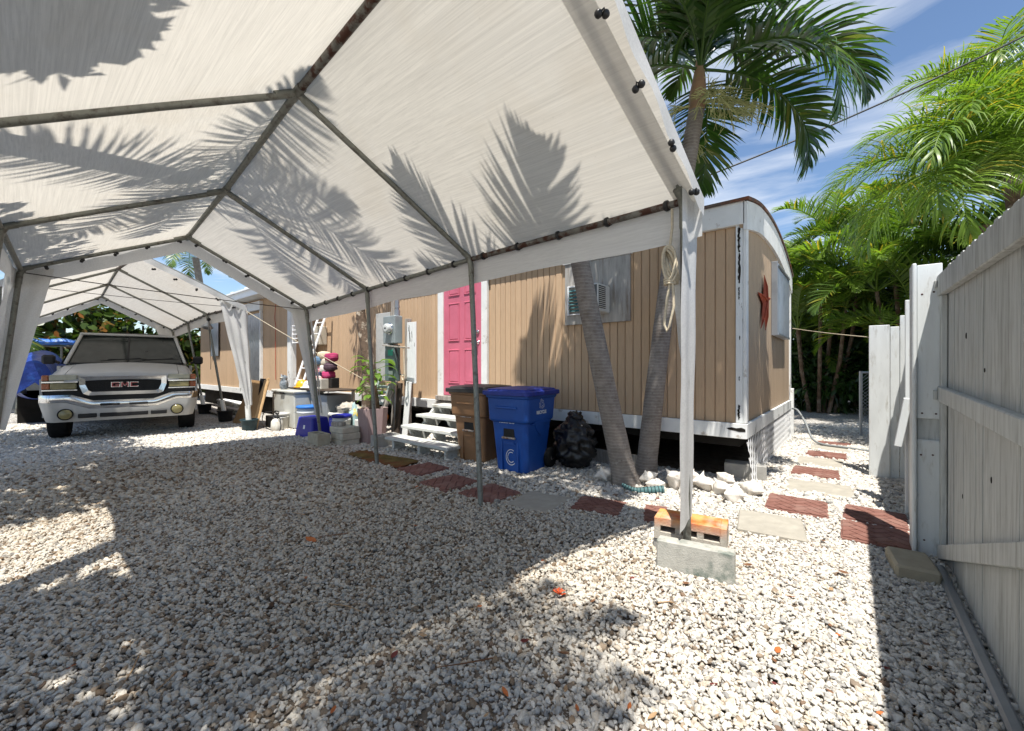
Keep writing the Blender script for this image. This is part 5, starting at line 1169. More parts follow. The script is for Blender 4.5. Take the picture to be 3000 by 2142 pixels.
# ================================================================ corner blocks by the canopy leg
def rustblock():
    t = NT('rust_stained_concrete'); v = t.coord('Object')
    c = t.ramp(t.noise(v, 30, 6, .6), (.3, (.38, .35, .30)), (.7, (.55, .51, .44)))
    sp = t.n('ShaderNodeSeparateXYZ'); t.l(v, sp.inputs[0])
    top = t.ramp(sp.outputs['Y'], (.46, 0.0), (.60, 1.0))
    k = t.mix(1.0, t.ramp(t.noise(v, 6, 5, .6), (.22, 0.1), (.5, 1.0)), t.ramp(sp.outputs['Y'], (.00, 0.0), (.075, 1.0)), 'MULTIPLY')
    c = t.mix(k, c, t.ramp(t.noise(v, 9, 4), (.35, (.62, .12, .02)), (.6, (.72, .33, .10))))
    return t.bsdf(c, .9, 0, .2, t.noise(v, 120, 5), .6, .006)
m_rustb = rustblock()
m_algae = mat('algae_stained_concrete', (.40, .39, .35), .15, 14, .92, 0, .2, .6, 110, .006, (.15, .18, .155), 5, (.5, .62))
hollow_block('concrete_block', 'rust-orange stained concrete block with three slots beside the corner leg', (-.86, 3.02, .150), (R(90), 0, R(9)), .44, .145, .20, 3, m_rustb, w=.040, wy=.052)
o = MB().cbox(-.215, -.10, -.02, .215, .10, .073, .007).build('concrete_block', m_conc); o.location = (-.86, 2.93, 0); o.rotation_euler = (0, 0, R(9)); tag(o, 'plain flat concrete block lying under the rust-orange slotted block', 'concrete block')
o = MB().cbox(-.215, -.048, -.06, .215, .048, .175, .008).build('concrete_block', m_algae); o.location = (-.735, 2.62, 0); o.rotation_euler = (R(-3), 0, R(10)); tag(o, 'green-stained concrete block standing on edge in front of the corner leg', 'concrete block')
# gate block
m_sand = mat('sand_coloured_block', (.36, .32, .24), .12, 10, .9, 0, .2, .5, 90, .005, (.22, .2, .16), 5, (.55, .75))
b = MB(); b.cbox(-.10, -.16, -.03, .10, .16, .075, .014); o = b.build('paving_block', m_sand); o.location = (.275, 3.50, 0); o.rotation_euler = (0, 0, R(6)); tag(o, 'sand-coloured paving block on the gravel at the foot of the gate', 'paving block')
# ================================================================ gate and fences on the right
m_fence = mat('weathered_white_fence', (.51, .525, .51), .09, 3, .75, 0, .25, .35, 30, .005, (.26, .255, .235), 4, (.48, .76), (9, 9, 0.8), .10)
m_fencew = mat('white_fence_paint', (.64, .665, .665), .07, 3, .65, 0, .3, .25, 30, .004, (.40, .385, .345), 5, (.55, .75), (5, 5, 1), .06)
m_hole = mat('dark_knot', (.02, .016, .012), .2, 10, .95, 0, .1)
gate = thing('picket_gate', 'tall white board gate swung open along the right edge', 'gate', (.46, 3.86, 0)); gate.rotation_euler = (R(1.2), 0, 0)
GT = lambda m, n, mt, **k: m.build(n, mt, gate, **k)
y = -.005; k = 0; rq = random.Random(2)
while y > -3.0:
    w_ = .138; z1 = 1.885+rq.uniform(-.006, .006)
    b = MB(); b.prism([(y-w_, .0), (y-w_, z1-.05), (y-w_*.72, z1), (y-w_*.28, z1), (y, z1-.05), (y, .0)], (rq.uniform(-.002, .002), 0, 0), (0, 1, 0), (0, 0, 1), (1, 0, 0), .018)
    GT(b, 'picket', m_fence); y -= .1405; k += 1
b = MB(); b.cbox(-.040, -3.0, 1.70, -.002, .015, 1.835, .005); GT(b, 'top_rail', m_fence)
b = MB(); b.cbox(-.040, -3.0, 1.02, -.002, .03, 1.115, .005); GT(b, 'middle_rail', m_fence)
b = MB(); b.beam((-.022, .0, .03), (-.022, -2.6, .98), .040, .085, (0, .35, 1), .004); GT(b, 'brace', m_fence)
b = MB(); b.cbox(-.030, -.075, .05, -.002, -.002, 1.698, .004); GT(b, 'end_stile', m_fence)
b = MB()
for yy, zz, r_ in ((-.62, 1.42, .012), (-.55, .55, .010), (-1.15, .78, .011), (-1.02, 1.25, .008)): b.ball((-.001, yy, zz), r_, 8, 5, .25, .7, 1.4)
GT(b, 'knot_hole', m_hole)
b = MB(); b.cbox(-.055, -.02, 1.755, -.040, .05, 1.80, .003); b.cbox(-.060, -.03, 1.03, -.041, .06, 1.09, .003); GT(b, 'hinge', m_fence)
# edging strip along the ground below the gate
tag(MB().beam((.405, 3.62, .005), (.432, 1.2, .005), .045, .06, (0, 0, 1), .01).build('edging_strip', m_corr), 'white edging strip on the gravel along the bottom of the gate', 'edging')
# gate post with boards
gp = thing('gate_post', 'white boarded gate post with thin edge board, hinge side of the gate', 'gate post', (.37, 3.88, 0))
GP = lambda m, n, mt, **k: m.build(n, mt, gp, True, **k)
b = MB(); b.cbox(.33, 3.86, -.02, .44, 3.96, 1.90, .005); GP(b, 'post', m_fence)
b = MB(); b.cbox(.325, 3.835, .90, .445, 3.858, 1.915, .004); GP(b, 'upper_board', m_fencew)
b = MB(); b.cbox(.325, 3.835, -.02, .445, 3.858, .76, .004); GP(b, 'lower_board', m_fencew)
b = MB(); b.cbox(.300, 3.80, -.02, .322, 3.97, 1.925, .006); GP(b, 'edge_board', m_fencew)
b = MB()
for xx, zz in ((.35, .935), (.415, .935), (.35, 1.72), (.405, 1.73), (.345, .66), (.40, .665), (.36, .10)): b.ball((xx, 3.8345, zz), .006, 8, 5, 1, .3, 1)
GP(b, 'nail_head', mat('rusty_nail', (.07, .03, .022), .2, 20, .8))
fp = thing('fence_section', 'narrow white fence boards right behind the gate post with a slanted cleat', 'fence', (.36, 4.8, 0))
FP = lambda m, n, mt, **k: m.build(n, mt, fp, True, **k)
b = MB(); b.cbox(.335, 4.79, .0, .475, 4.81, 1.80, .004); FP(b, 'board', m_fencew)
b = MB(); b.cbox(.355, 4.70, -.02, .45, 4.788, .95, .004); FP(b, 'post', m_fence)
b = MB(); b.beam((.285, 4.70, .58), (.345, 4.70, .98), .05, .07, (0, 1, 0), .004); FP(b, 'cleat', m_fencew)
f2 = thing('fence_section', 'two plain white fence boards standing farther back beside the stepping stones', 'fence', (.25, 6.2, 0))
F2 = lambda m, n, mt, **k: m.build(n, mt, f2, True, **k)
b = MB(); b.cbox(.135, 6.18, -.02, .310, 6.205, 1.70, .004); F2(b, 'board', m_fencew)
b = MB(); b.cbox(.314, 6.22, -.02, .39, 6.24, 1.68, .004); F2(b, 'board', m_fencew)
b = MB(); b.cbox(.395, 6.23, -.02, .50, 6.25, 1.80, .004); F2(b, 'board', m_fencew)
# side fence running back on the right
sfn = thing('side_fence', 'white picket side fence receding behind the gate post boards', 'fence', (.50, 9, 0))
pm_ = MB(); pm_.prism([(0, .02), (.132, .02), (.132, 1.72), (.095, 1.77), (.037, 1.77), (0, 1.72)], (0, 0, 0), (0, 1, 0), (0, 0, 1), (1, 0, 0), .018); pm_ = pm_.mesh('picket'); pm_.materials.append(m_fence)
for i in range(38): inst('picket', pm_, (.03+random.uniform(-.002, .002), -4.9+i*.138, 0), parent=sfn)
for z in (.4, 1.3): b = MB(); b.cbox(.515, 4.1, z, .553, 9.3, z+.085, .004); b.build('rail', m_fence, sfn, True)
# chain-link panel
cg = thing('chain_link_panel', 'short chain-link panel with galvanised post at the far end of the path', 'fence', (.1, 9.5, 0))
MB().tube([(0, 0, -.02), (0, 0, 1.15)], .024, 10).build('post', m_corr, cg); MB().tube([(.7, 0, -.02), (.7, 0, 1.15)], .024, 10).build('post', m_corr, cg); MB().tube([(0, 0, 1.13), (.7, 0, 1.13)], .018, 8).build('top_rail', m_corr, cg)
b = MB()
for sg in (1, -1):
    for k in range(-18, 14):
        x0 = k*.06; A, B = Vector((x0, 0, .05)), Vector((x0+sg*1.05, 0, 1.10))
        t0 = max(0, min((0-A.x)/(B.x-A.x), (.7-A.x)/(B.x-A.x))); t1 = min(1, max((0-A.x)/(B.x-A.x), (.7-A.x)/(B.x-A.x)))
        if t1-t0 > .03: b.tube([A.lerp(B, t0)+Vector((0, .002*sg, 0)), A.lerp(B, t1)+Vector((0, .002*sg, 0))], .0028, 4, False)
for k in range(17):
    x0 = 1.05-k*.06-.06
    A, B = Vector((x0+.7, 0, .05)), Vector((x0+.7-1.05, 0, 1.10))
b.build('wire_mesh', m_corr, cg, kind='stuff')
# back fence: alternating white boards
bf = thing('back_fence', 'white board-on-board fence in deep shade at the back of the yard', 'fence', (0, 17.4, 0))
bm_ = MB(); bm_.cbox(0, 0, 0, .145, .018, 1.62, .003); bm_ = bm_.mesh('board'); bm_.materials.append(m_fencew)
for i in range(62): inst('board', bm_, (-4.6+i*.155, (0 if i % 2 else .05), .05), parent=bf)
for z in (.35, .95, 1.45): b = MB(); b.cbox(-4.6, 17.419, z, 5.0, 17.449, z+.08, .003); b.build('rail', m_fence, bf, True)
# scalloped edging and weeds at the shrub bed
ORD = 'first second third fourth fifth sixth seventh eighth ninth tenth eleventh twelfth thirteenth fourteenth fifteenth sixteenth seventeenth'.split()
m_edge = mat('white_edging_stone', (.62, .60, .56), .1, 10, .85)
for i in range(17):
    b = MB(); b.prism([(-.085, 0), (.085, 0), (.085, .06)]+[(.085*math.cos(a), .06+.05*math.sin(a)) for a in [R(30), R(60), R(90), R(120), R(150)]]+[(-.085, .06)], (0, 0, 0), (1, 0, 0), (0, 0, 1), (0, 1, 0), .05)
    o = b.build('edging_stone', m_edge); o.location = (-1.75+i*.185, 14.9+.04*math.sin(i), -.01); tag(o, ORD[i]+' scalloped white edging stone from the left in the shrub bed row', 'edging stone', 'edging stones before the shrub bed')
m_soil = mat('dark_bed_soil', (.06, .045, .03), .3, 6, .95, 0, .1, .6, 20)
b = MB(); b.grid(lambda u, w: (lerp(-6, 5, u), lerp(15.0, 18.5, w), .012+.02*math.sin(u*40)*math.sin(w*17)), 30, 10); structure(b.build('shrub_bed', m_soil))
b = MB(); rq = random.Random(12); 
for i in range(900):
    x, y = rq.uniform(-2, 2.2), 14.6+abs(rq.gauss(0, .28)); y = y-rq.random()*.9; h = rq.uniform(.03, .11); a = rq.uniform(0, 6.28); d = Vector((math.cos(a)*.03, math.sin(a)*.03, 0)); p = Vector((x, y, 0))
    b.add([p-d*.15, p+d*.15, p+d+Vector((0, 0, h))], [(0, 1, 2)])
tag(b.build('grass', m_palmM), 'thin green weeds along the edging of the shrub bed', 'grass', kind='stuff')
# overhead cable, clothes line, hose
tag(MB().tube(sagline((-2.52, 5.71, 3.58), (1.75, 7.75, 5.25), .10, 24), .011, 6).build('power_cable', m_black), 'black overhead cable slanting across the sky', 'cable')
tag(MB().tube(sagline((-.82, 8.70, 1.90), (.14, 6.19, 1.57), .01), .0055, 5).build('clothes_line', m_rope), 'thin white line stretched from the home to the standing boards', 'line')
m_hose = mat('grey_hose', (.20, .215, .22), .1, 20, .5)
tag(MB().tube(smooth_path([(-.80, 8.45, .52), (-.72, 8.38, .50), (-.60, 8.22, .32), (-.50, 8.05, .10), (-.36, 7.92, .045), (-.1, 7.86, .04), (.15, 7.82, .03), (.6, 7.75, .02)], 40), .016, 8).build('garden_hose', m_hose), 'grey garden hose curving from the tap onto the far stepping stones', 'hose')
# far left setting: low wall, covered boat, rolled tarp
cw = thing('concrete_wall', 'low grey concrete wall behind the truck', 'wall', (-18.8, 0, 0)); b = MB(); b.cbox(-.1, -6, -.05, .1, 4.0, 1.2, .01); b.build('wall_body', m_conc, cw); b = MB(); b.cbox(-.14, -6.05, 1.202, .14, 4.05, 1.26, .01); b.build('coping', m_conc, cw)
m_blue = mat('blue_poly_tarp', (.004, .030, .22), .35, 3, .5, 0, .5, .5, 9, .04, (.02, .10, .42), 5, (.5, .7))
boat = thing('covered_boat', 'boat under a blue tarp left of the truck', 'boat', (-15.4, .50, 0), R(-4))
def hull(u, w):
    s = u; hw = .52*math.sin(math.pi*min(1, .12+s*.62))**.8; x = lerp(2.4, -2.6, s); a = math.pi*w
    zb = lerp(.40, .22, min(1, s*2)); zt = 1.35+.25*math.sin(math.pi*s)
    c, sn = math.cos(a), math.sin(a)
    p = Vector((x, hw*c*(1 if abs(c) < .98 else 1), lerp(zb+.25, zt, sn**.8)))
    return p+Vector((.03*mn.noise(p*2.2), .07*mn.noise(p*1.7), .05*mn.noise(p*2.9+Vector((5, 0, 0)))))
b = MB(); b.grid(hull, 34, 30); b.grid(lambda u, w: (lerp(2.35, -2.6, u), .52*math.sin(math.pi*min(1, .12+u*.62))**.8*math.cos(math.pi*w), lerp(.62, .42, min(1, u*2))+.25-.30*math.sin(math.pi*w)), 24, 16); b.grid(lambda u, w: hull(0, u)*(1-w)+Vector((2.42, 0, .9))*w, 20, 4); b.build('blue_cover', m_blue, boat)
b = MB(); b.box(-2.4, -.35, -.02, -2.2, .35, .55); b.box(1.2, -.3, -.02, 1.4, .3, .62); b.build('trailer_stand', m_dark, boat)
rt = MB(); rt.grid(lambda u, w: Vector((-18.5+.16*math.cos(2*math.pi*w), lerp(-.6, 2.6, u), 1.95+.10*math.sin(2*math.pi*w)))+Vector((.03*mn.noise(Vector((u*14, w*3, 1))), 0, .06*mn.noise(Vector((u*9, w*2, 4))))), 30, 12)
rt = rt.build('rolled_tarp', mat('bright_blue_tarp', (.03, .14, .50), .3, 5, .4, 0, .5, .4, 14, .03, (.25, .36, .55), 6, (.52, .65))); tag(rt, 'bright blue rolled tarp lying on the rack behind the truck roof', 'tarp')
rk = thing('rack', 'dark rack carrying the rolled blue tarp behind the truck', 'rack', (-18.5, 1.0, 0)); 
for yy in (-1.4, 0, 1.4): MB().tube([(0, yy, -.02), (0, yy, 1.84)], .03, 8).build('upright', m_galv, rk)
MB().tube([(0, -1.6, 1.83), (0, 1.6, 1.83)], .025, 8).build('crossbar', m_galv, rk)
# ================================================================ meter board
mt_ = thing('meter_board', 'grey utility board on posts with electric meter and breaker box', 'electric meter', (-6.2, 4.3, 0))
MT = lambda m, n, mt, p=None, **k: m.build(n, mt, p or mt_, True, **k) if p is None else m.shift(tuple(mt_.location)).build(n, mt, p, **k)
m_gbox = mat('grey_steel_box', (.26, .30, .31), .1, 6, .45, .2, .5, .06, 40, .003, (.18, .2, .2), 5, (.55, .75))
m_tbox = mat('dark_green_grey_box', (.12, .17, .165), .12, 6, .5, .1, .4, .06)
m_gpanel = mat('pale_grey_board', (.47, .475, .47), .1, 4, .8, 0, .2, .25, 30, .004, (.30, .30, .29), 4, (.5, .7))
b = MB(); b.cbox(-6.80, 4.30, .98, -6.36, 4.32, 2.20, .003); MT(b, 'back_board', m_gpanel)
b = MB(); b.cbox(-5.86, 4.30, .95, -5.62, 4.318, 1.98, .003); MT(b, 'side_board', m_peel)
for x0, w_ in ((-6.34, .10), (-5.94, .09)): b = MB(); b.cbox(x0, 4.31, -.03, x0+w_, 4.39, 2.62 if x0 < -6 else 2.05, .005); MT(b, 'post', m_greywood)
b = MB(); b.cbox(-6.33, 4.14, 1.63, -5.98, 4.298, 2.10, .010); box1 = MT(b, 'meter_box', m_gbox)
Mm_ = Matrix.Translation((-6.13, 4.14, 1.88)) @ Matrix.Rotation(R(90), 4, 'X')
b = MB(); b.lathe([(.10, 0), (.10, .02), (.086, .025)], 24, M=Mm_); MT(b, 'meter_ring', m_chrome, box1)
b = MB(); b.lathe([(.085, .02), (.084, .07), (.078, .085), (.05, .09), (.0, .09)], 24, M=Mm_); MT(b, 'meter_glass', mat('meter_face', (.52, .54, .54), .2, 22, .12, 0, .7, .1, 30), box1)
b = MB(); b.cbox(-6.155, 4.045, 1.875, -6.105, 4.049, 1.895, .001); MT(b, 'meter_display', m_trim, box1)
b = MB(); b.tube([(-6.05, 4.24, 2.10), (-6.05, 4.24, 2.16), (-6.05, 4.24, 2.9)], .034, 12); b.tube([(-6.05, 4.24, 2.10), (-6.05, 4.24, 2.20)], .048, 12); b.tube([(-6.05, 4.24, 2.24), (-6.05, 4.24, 2.28)], .042, 12); MT(b, 'service_mast', m_corr)
b = MB(); b.cbox(-6.32, 4.17, .98, -6.04, 4.298, 1.60, .010); box2 = MT(b, 'breaker_box', m_tbox)
b = MB(); b.cbox(-6.22, 4.165, 1.42, -6.08, 4.1695, 1.52, .001); MT(b, 'green_label', mat('green_label', (.02, .30, .20), .05, 8, .5), box2)
b = MB(); b.cbox(-6.20, 4.163, 1.18, -6.08, 4.1695, 1.33, .002); MT(b, 'breaker_window', m_trim, box2)
b = MB(); b.cbox(-6.19, 4.164, 1.04, -6.08, 4.1695, 1.155, .001); MT(b, 'white_label', m_print, box2)
b = MB(); b.tube([(-6.18, 4.23, 1.60), (-6.18, 4.23, 1.635)], .03, 10); MT(b, 'conduit', m_tbox)
b = MB(); b.tube([(-6.15, 4.26, .985), (-6.15, 4.26, -.02)], .018, 10); MT(b, 'conduit', m_corr)
b = MB(); b.beam((-6.30, 4.12, 1.60), (-5.56, 4.12, 1.535), .035, .022, (0, 0, 1), .003); MT(b, 'bracket', m_greywood)
b = MB(); b.tube([(-5.98, 4.16, 1.55), (-5.90, 4.16, 1.30), (-5.86, 4.16, 1.10), (-5.80, 4.18, 1.09)], .016, 8); MT(b, 'black_conduit', m_trim)
t = thing('rope_loop', 'cream rope hung in a long loop on the meter board bracket', 'rope', (-5.66, 4.09, 1.06))
b = MB(); b.tube(smooth_path([(0, 0, .46), (.015, 0, .2), (.03, 0, .02), (0, -.01, -.05), (-.05, 0, -.01), (-.05, 0, .03), (-.005, .01, .035), (.005, 0, .25), (.0, 0, .46)], 40), .010, 7); b.build('loop', m_rope, t)
b = MB(); b.tube([(-.01, 0, .46), (.0, -.03, .49), (.0, .03, .50)], .008, 6); b.build('hitch', m_rope, t)
# planks, louvre shutter and white board leaning round the meter board
def plank(label, p0, p1, w, tk_, m, name='leaning_plank', up=(0, -1, .2)): return tag(MB().beam(p0, p1, w, tk_, up, .004).build(name, m), label, 'plank')
plank('grey weathered plank leaning below the breaker box', (-6.42, 3.98, -.02), (-6.06, 4.20, 1.0), .13, .03, m_greywood)
plank('dark weathered timber standing behind the conduit', (-6.02, 4.20, -.02), (-6.00, 4.26, .95), .10, .05, mat('dark_timber', (.06, .045, .035), .3, 8, .9))
plank('white shaped board end standing right of the meter posts', (-5.80, 4.20, -.02), (-5.72, 4.24, .98), .14, .02, m_white)
sh_ = thing('louvred_shutter', 'pale green slatted shutter leaning behind the potted plant', 'shutter', (-6.62, 4.05, 0)); sh_.rotation_euler = (R(-10), R(12), 0)
m_shut = mat('pale_green_shutter', (.34, .42, .40), .1, 8, .7, 0, .3, .2, 40, .003, (.2, .22, .2), 6, (.55, .7))
for xx in (-.17, .15): MB().cbox(xx, -.015, 0, xx+.04, .015, 1.0, .004).build('stile', m_shut, sh_)
for k in range(9): MB().beam((-.13, 0, .08+k*.10), (.15, 0, .14+k*.10), .012, .055, (0, -.6, .8), .002).build('slat', m_shut, sh_)
# ---- potted plant
pp = thing('potted_plant', 'leafy green plant in a tall mauve hexagonal planter', 'potted plant', (-6.10, 3.80, 0))
m_plant = mat('mauve_concrete', (.35, .255, .25), .08, 8, .85, 0, .2, .35, 90, .004, (.27, .20, .195), 4, (.5, .75))
hx_ = lambda r, a0=8: [(r*math.cos(R(a0+60*k)), r*math.sin(R(a0+60*k))) for k in range(6)]
loft([(-.03, hx_(.205)), (.0, hx_(.205)), (.55, hx_(.245)), (.555, hx_(.24)), (.55, hx_(.20)), (.48, hx_(.19))]).build('planter', m_plant, pp)
MB().tube(smooth_path([(0, .02, .4), (.02, .02, .62), (-.01, .03, .85), (0, .02, 1.05)], 12), [.10-.006*i for i in range(13)], 10).build('stem', m_bark, pp)
m_bigleaf = leafmat('broad_green_leaf', (.06, .13, .018), (.13, .23, .03), (.26, .32, .05), .35, .35, .5, .85)
b = MB(); rq = random.Random(8); LF = []
for i in range(46):
    a = rq.uniform(0, 6.283); h = rq.uniform(.66, 1.12) if i > 12 else rq.uniform(1.05, 1.30); big = i <= 12
    p = Vector((.02*math.cos(a), .02+.02*math.sin(a), h)); d = Vector((math.cos(a), math.sin(a), rq.uniform(-.1, .5) if not big else rq.uniform(-.05, .7))).normalized()
    st_ = p+d*(rq.uniform(.10, .22)); l = rq.uniform(.20, .30) if big else rq.uniform(.12, .2); w = l*.46
    b.tube([p, st_], .004, 4, False); sd = d.cross(Vector((0, 0, 1))).normalized(); q = []
    dd = d.copy(); c = st_.copy(); Ls, Rs, Cs = [], [], []
    for j in range(6):
        u = j/5; ww = w*math.sin(math.pi*min(.98, .06+u*.92))**.75; nn = sd.cross(dd)
        Cs.append(c.copy()); Ls.append(c-sd*ww*.5+Vector((0, 0, .12*ww))); Rs.append(c+sd*ww*.5+Vector((0, 0, .12*ww))); c = c+dd*l/5; dd = (dd+Vector((0, 0, -.30))).normalized()
    vs = []
    for j in range(6): vs += [Ls[j], Cs[j], Rs[j]]
    lf = MB(); lf.add(vs, [(3*j+k, 3*j+k+1, 3*j+k+4, 3*j+k+3) for j in range(5) for k in (0, 1)], True)
    lf.tube([p, st_], .004, 4, False); lf.build('leaf', m_bigleaf, pp)
# ================================================================ clutter under the wing
m_wood = mat('pale_raw_wood', (.50, .33, .17), .18, 4, .75, 0, .25, .3, 30, .003, (.36, .20, .09), 3, (.5, .75), (9, 9, 1))
m_plyb = mat('brown_plywood', (.30, .185, .09), .15, 3, .75, 0, .25, .2, 30, .003, (.22, .13, .065), 3, (.5, .75), (6, 6, 1))
tag(MB().prism([(0, 0), (1.42, 0), (1.30, .96), (.30, .98)], (-10.55, 3.14, -.01), (1, -.01, 0), (0, .28, .96), (0, -.96, .28), .018).build('plywood_sheet', m_plyb), 'brown plywood sheet leaning against the freezer', 'plywood')
plank('pale raw wood plank leaning in front of the plywood', (-8.98, 3.02, -.02), (-9.28, 3.36, .97), .20, .03, m_wood)
o = MB(); o.grid(lambda u, w: (-9.72+.26*u+.02*w, 3.385-.03*math.sin(math.pi*u)-.05*w+.01*math.sin(u*9), .975-.36*w+.012*math.sin(u*12)*w), 10, 10); o.grid(lambda u, w: (-9.70+.26*u, 3.385+.08*w, .975-.05*w), 10, 3)
tag(o.build('black_cloth', mat('black_cloth', (.008, .008, .010), .3, 10, .95, 0, .1)), 'black cloth draped over the top of the plywood sheet', 'cloth')
fz = thing('chest_freezer', 'off-white chest freezer standing under the wing behind the planks', 'freezer', (-8.8, 3.78, 0))
m_fz = mat('off_white_enamel', (.50, .50, .46), .06, 4, .4, 0, .4, .06, 40, .003, (.36, .34, .28), 4, (.5, .75))
MB().cbox(-.55, -.30, .03, .50, .30, .70, .02).build('cabinet', m_fz, fz); MB().cbox(-.57, -.32, .705, .52, .32, .76, .018).build('lid', m_fz, fz); MB().cbox(-.10, -.335, .68, .08, -.305, .72, .006).build('lid_handle', m_trim, fz); MB().cbox(-.52, -.28, -.01, .47, .28, .028, .004).build('plinth', m_trim, fz)
o = MB().cbox(-.33, -.25, 0, .33, .25, .70, .012).build('grey_cabinet', mat('grey_cabinet', (.25, .265, .27), .08, 5, .5, .1, .4)); o.location = (-7.92, 4.02, -.01); tag(o, 'plain grey metal cabinet beside the chest freezer', 'cabinet')
tb = thing('table_board', 'dark table board laid across freezer and cabinet carrying the hard hats', 'table', (-8.2, 4.0, .77)); MB().cbox(-.95, -.30, 0, .85, .28, .028, .005).build('table_top', mat('dark_wood_top', (.07, .05, .035), .3, 6, .7), tb); 
for xx in (-.5, .75): MB().cbox(xx, .18, -.78, xx+.05, .23, -.002, .004).build('leg', m_greywood, tb)
# owl
ow = thing('owl_statue', 'grey owl statue standing on the freezer lid', 'statue', (-9.06, 3.60, .762)); m_owl = mat('grey_owl_plastic', (.17, .20, .23), .25, 30, .6, 0, .3, .6, 40, .01, (.36, .38, .40), 16, (.52, .6))
MB().lathe([(.055, 0), (.075, .03), (.085, .09), (.078, .15), (.058, .19), (.066, .22), (.062, .26), (.035, .285), (.0, .29)], 18).build('body', m_owl, ow)
for s in (-1, 1):
    MB().ball((s*.026+.015, -.058, .238), .017, 10, 6).build('eye', mat('owl_eye', (.60, .58, .50), .1, 20, .3), ow); MB().tube([(s*.03, -.03, .265), (s*.05, -.04, .31)], [.02, .003], 6).build('ear_tuft', m_owl, ow); MB().ball((s*.075, .0, .11), .05, 10, 8, .45, .8, 1.5).build('wing', m_owl, ow)
MB().tube([(.004, -.062, .232), (.006, -.085, .215)], [.012, .002], 6).build('beak', m_trim, ow)
def hat(label, loc, rz, c):
    t = thing('hard_hat', label, 'hard hat', loc, rz, 'hard hats'); m = mat('hard_hat_plastic', c, .05, 6, .35, 0, .5)
    MB().lathe([(.128, .0), (.128, .03), (.118, .075), (.088, .12), (.045, .143), (.0, .148)], 22).build('shell', m, t); MB().lathe([(.126, .0), (.172, -.004), (.174, .004), (.128, .014)], 26, M=Matrix.Translation((0, -.022, .004))).build('brim', m, t)
    MB().tube([(0, -.126, .04), (0, -.085, .128), (0, 0, .152), (0, .085, .128), (0, .126, .04)], .012, 6).build('crown_ridge', m, t)
hat('yellow hard hat on the dark table board', (-8.80, 3.86, .805), R(70), (.72, .36, .012)); hat('white hard hat beside the yellow one on the table board', (-8.45, 3.84, .805), R(80), (.74, .73, .69))
tag(MB().cbox(-9.0, 4.10, .80, -8.05, 4.26, 1.0, .01).build('black_crate', m_trim), 'black crate behind the hard hats on the table board', 'crate')
hollow_block('concrete_block', 'pale concrete block with square hole on the table board', (-7.88, 3.86, .90), (R(90), 0, R(5)), .30, .19, .15, 1, mat('pale_block', (.52, .49, .43), .1, 12, .9, 0, .2, .4, 90))
# stack of patterned cushions tied on a pole
cu_ = thing('cushion_bundle', 'tied bundle of pink, blue and striped cushions beside the ladder', 'cushions', (-8.45, 4.15, .80))
cols = [((.10, .19, .30), -.16, .56), ((.62, .55, .44), .05, .52), ((.34, .02, .10), .22, .62), ((.50, .10, .17), -.17, .36), ((.66, .62, .58), .03, .38), ((.45, .03, .14), .14, .26), ((.55, .05, .10), -.02, .12), ((.50, .20, .20), -.16, .16), ((.03, .04, .10), -.16, .26), ((.60, .50, .35), -.05, .66), ((.06, .03, .05), .20, .42)]
for i, (c, x, z) in enumerate(cols):
    st_ = NT('cushion_cloth'); v = st_.coord('Object'); w_ = st_.n('ShaderNodeTexWave', bands_direction='Z'); w_.inputs['Scale'].default_value = 9; st_.l(v, w_.inputs['Vector'])
    cc = st_.mix(st_.ramp(w_.outputs['Fac'], (.5, 0.0), (.6, .7 if i in (3, 7) else .08)), c, (.72, .66, .58)); mm_ = st_.bsdf(cc, .9, 0, .2, st_.noise(v, 120), .3, .003)
    o = lump('cushion', 18, 12, lambda p: Vector((x*1.25, -.02*i % .05, z))+Vector((math.copysign(abs(p.x)**.6, p.x)*.155, math.copysign(abs(p.y)**.6, p.y)*.10, math.copysign(abs(p.z)**.7, p.z)*.085))*(1+.18*mn.noise(p*2+Vector((i, 0, 0)))), mm_, cu_)
# ladder and wall boxes
ld = thing('ladder', 'white aluminium ladder leaning against the wing corner', 'ladder', (-9.05, 3.98, 0))
for xx in (-.50, -.16): MB().beam((xx, .05, .82), (xx-.12, .70, 2.62), .03, .06, (1, 0, 0), .004).build('rail', m_whiteclean, ld)
for k in range(7): f = .06+k*.145; MB().tube([vl((-.50, .05, .82), (-.62, .70, 2.62), f), vl((-.16, .05, .82), (-.28, .70, 2.62), f)], .014, 8).build('rung', m_whiteclean, ld)
tag(MB().cbox(-10.02, 4.60, 1.74, -9.62, 4.785, 2.17, .012).build('wall_box', mat('beige_box', (.50, .46, .38), .06, 5, .6)), 'beige utility box mounted on the tan wall by the ladder', 'utility box')
lv = thing('louvre_frame', 'small white louvred frame hanging beside the ladder', 'louvre', (-9.85, 4.08, 1.74))
for xx in (0, .40): MB().cbox(xx, 0, 0, xx+.02, .03, .42, .003).build('side', m_whiteclean, lv)
for k in range(5): MB().beam((.02, .015, .02+k*.095), (.40, .015, .02+k*.095), .022, .02, (0, -.5, .8), .002).build('slat', m_whiteclean, lv)
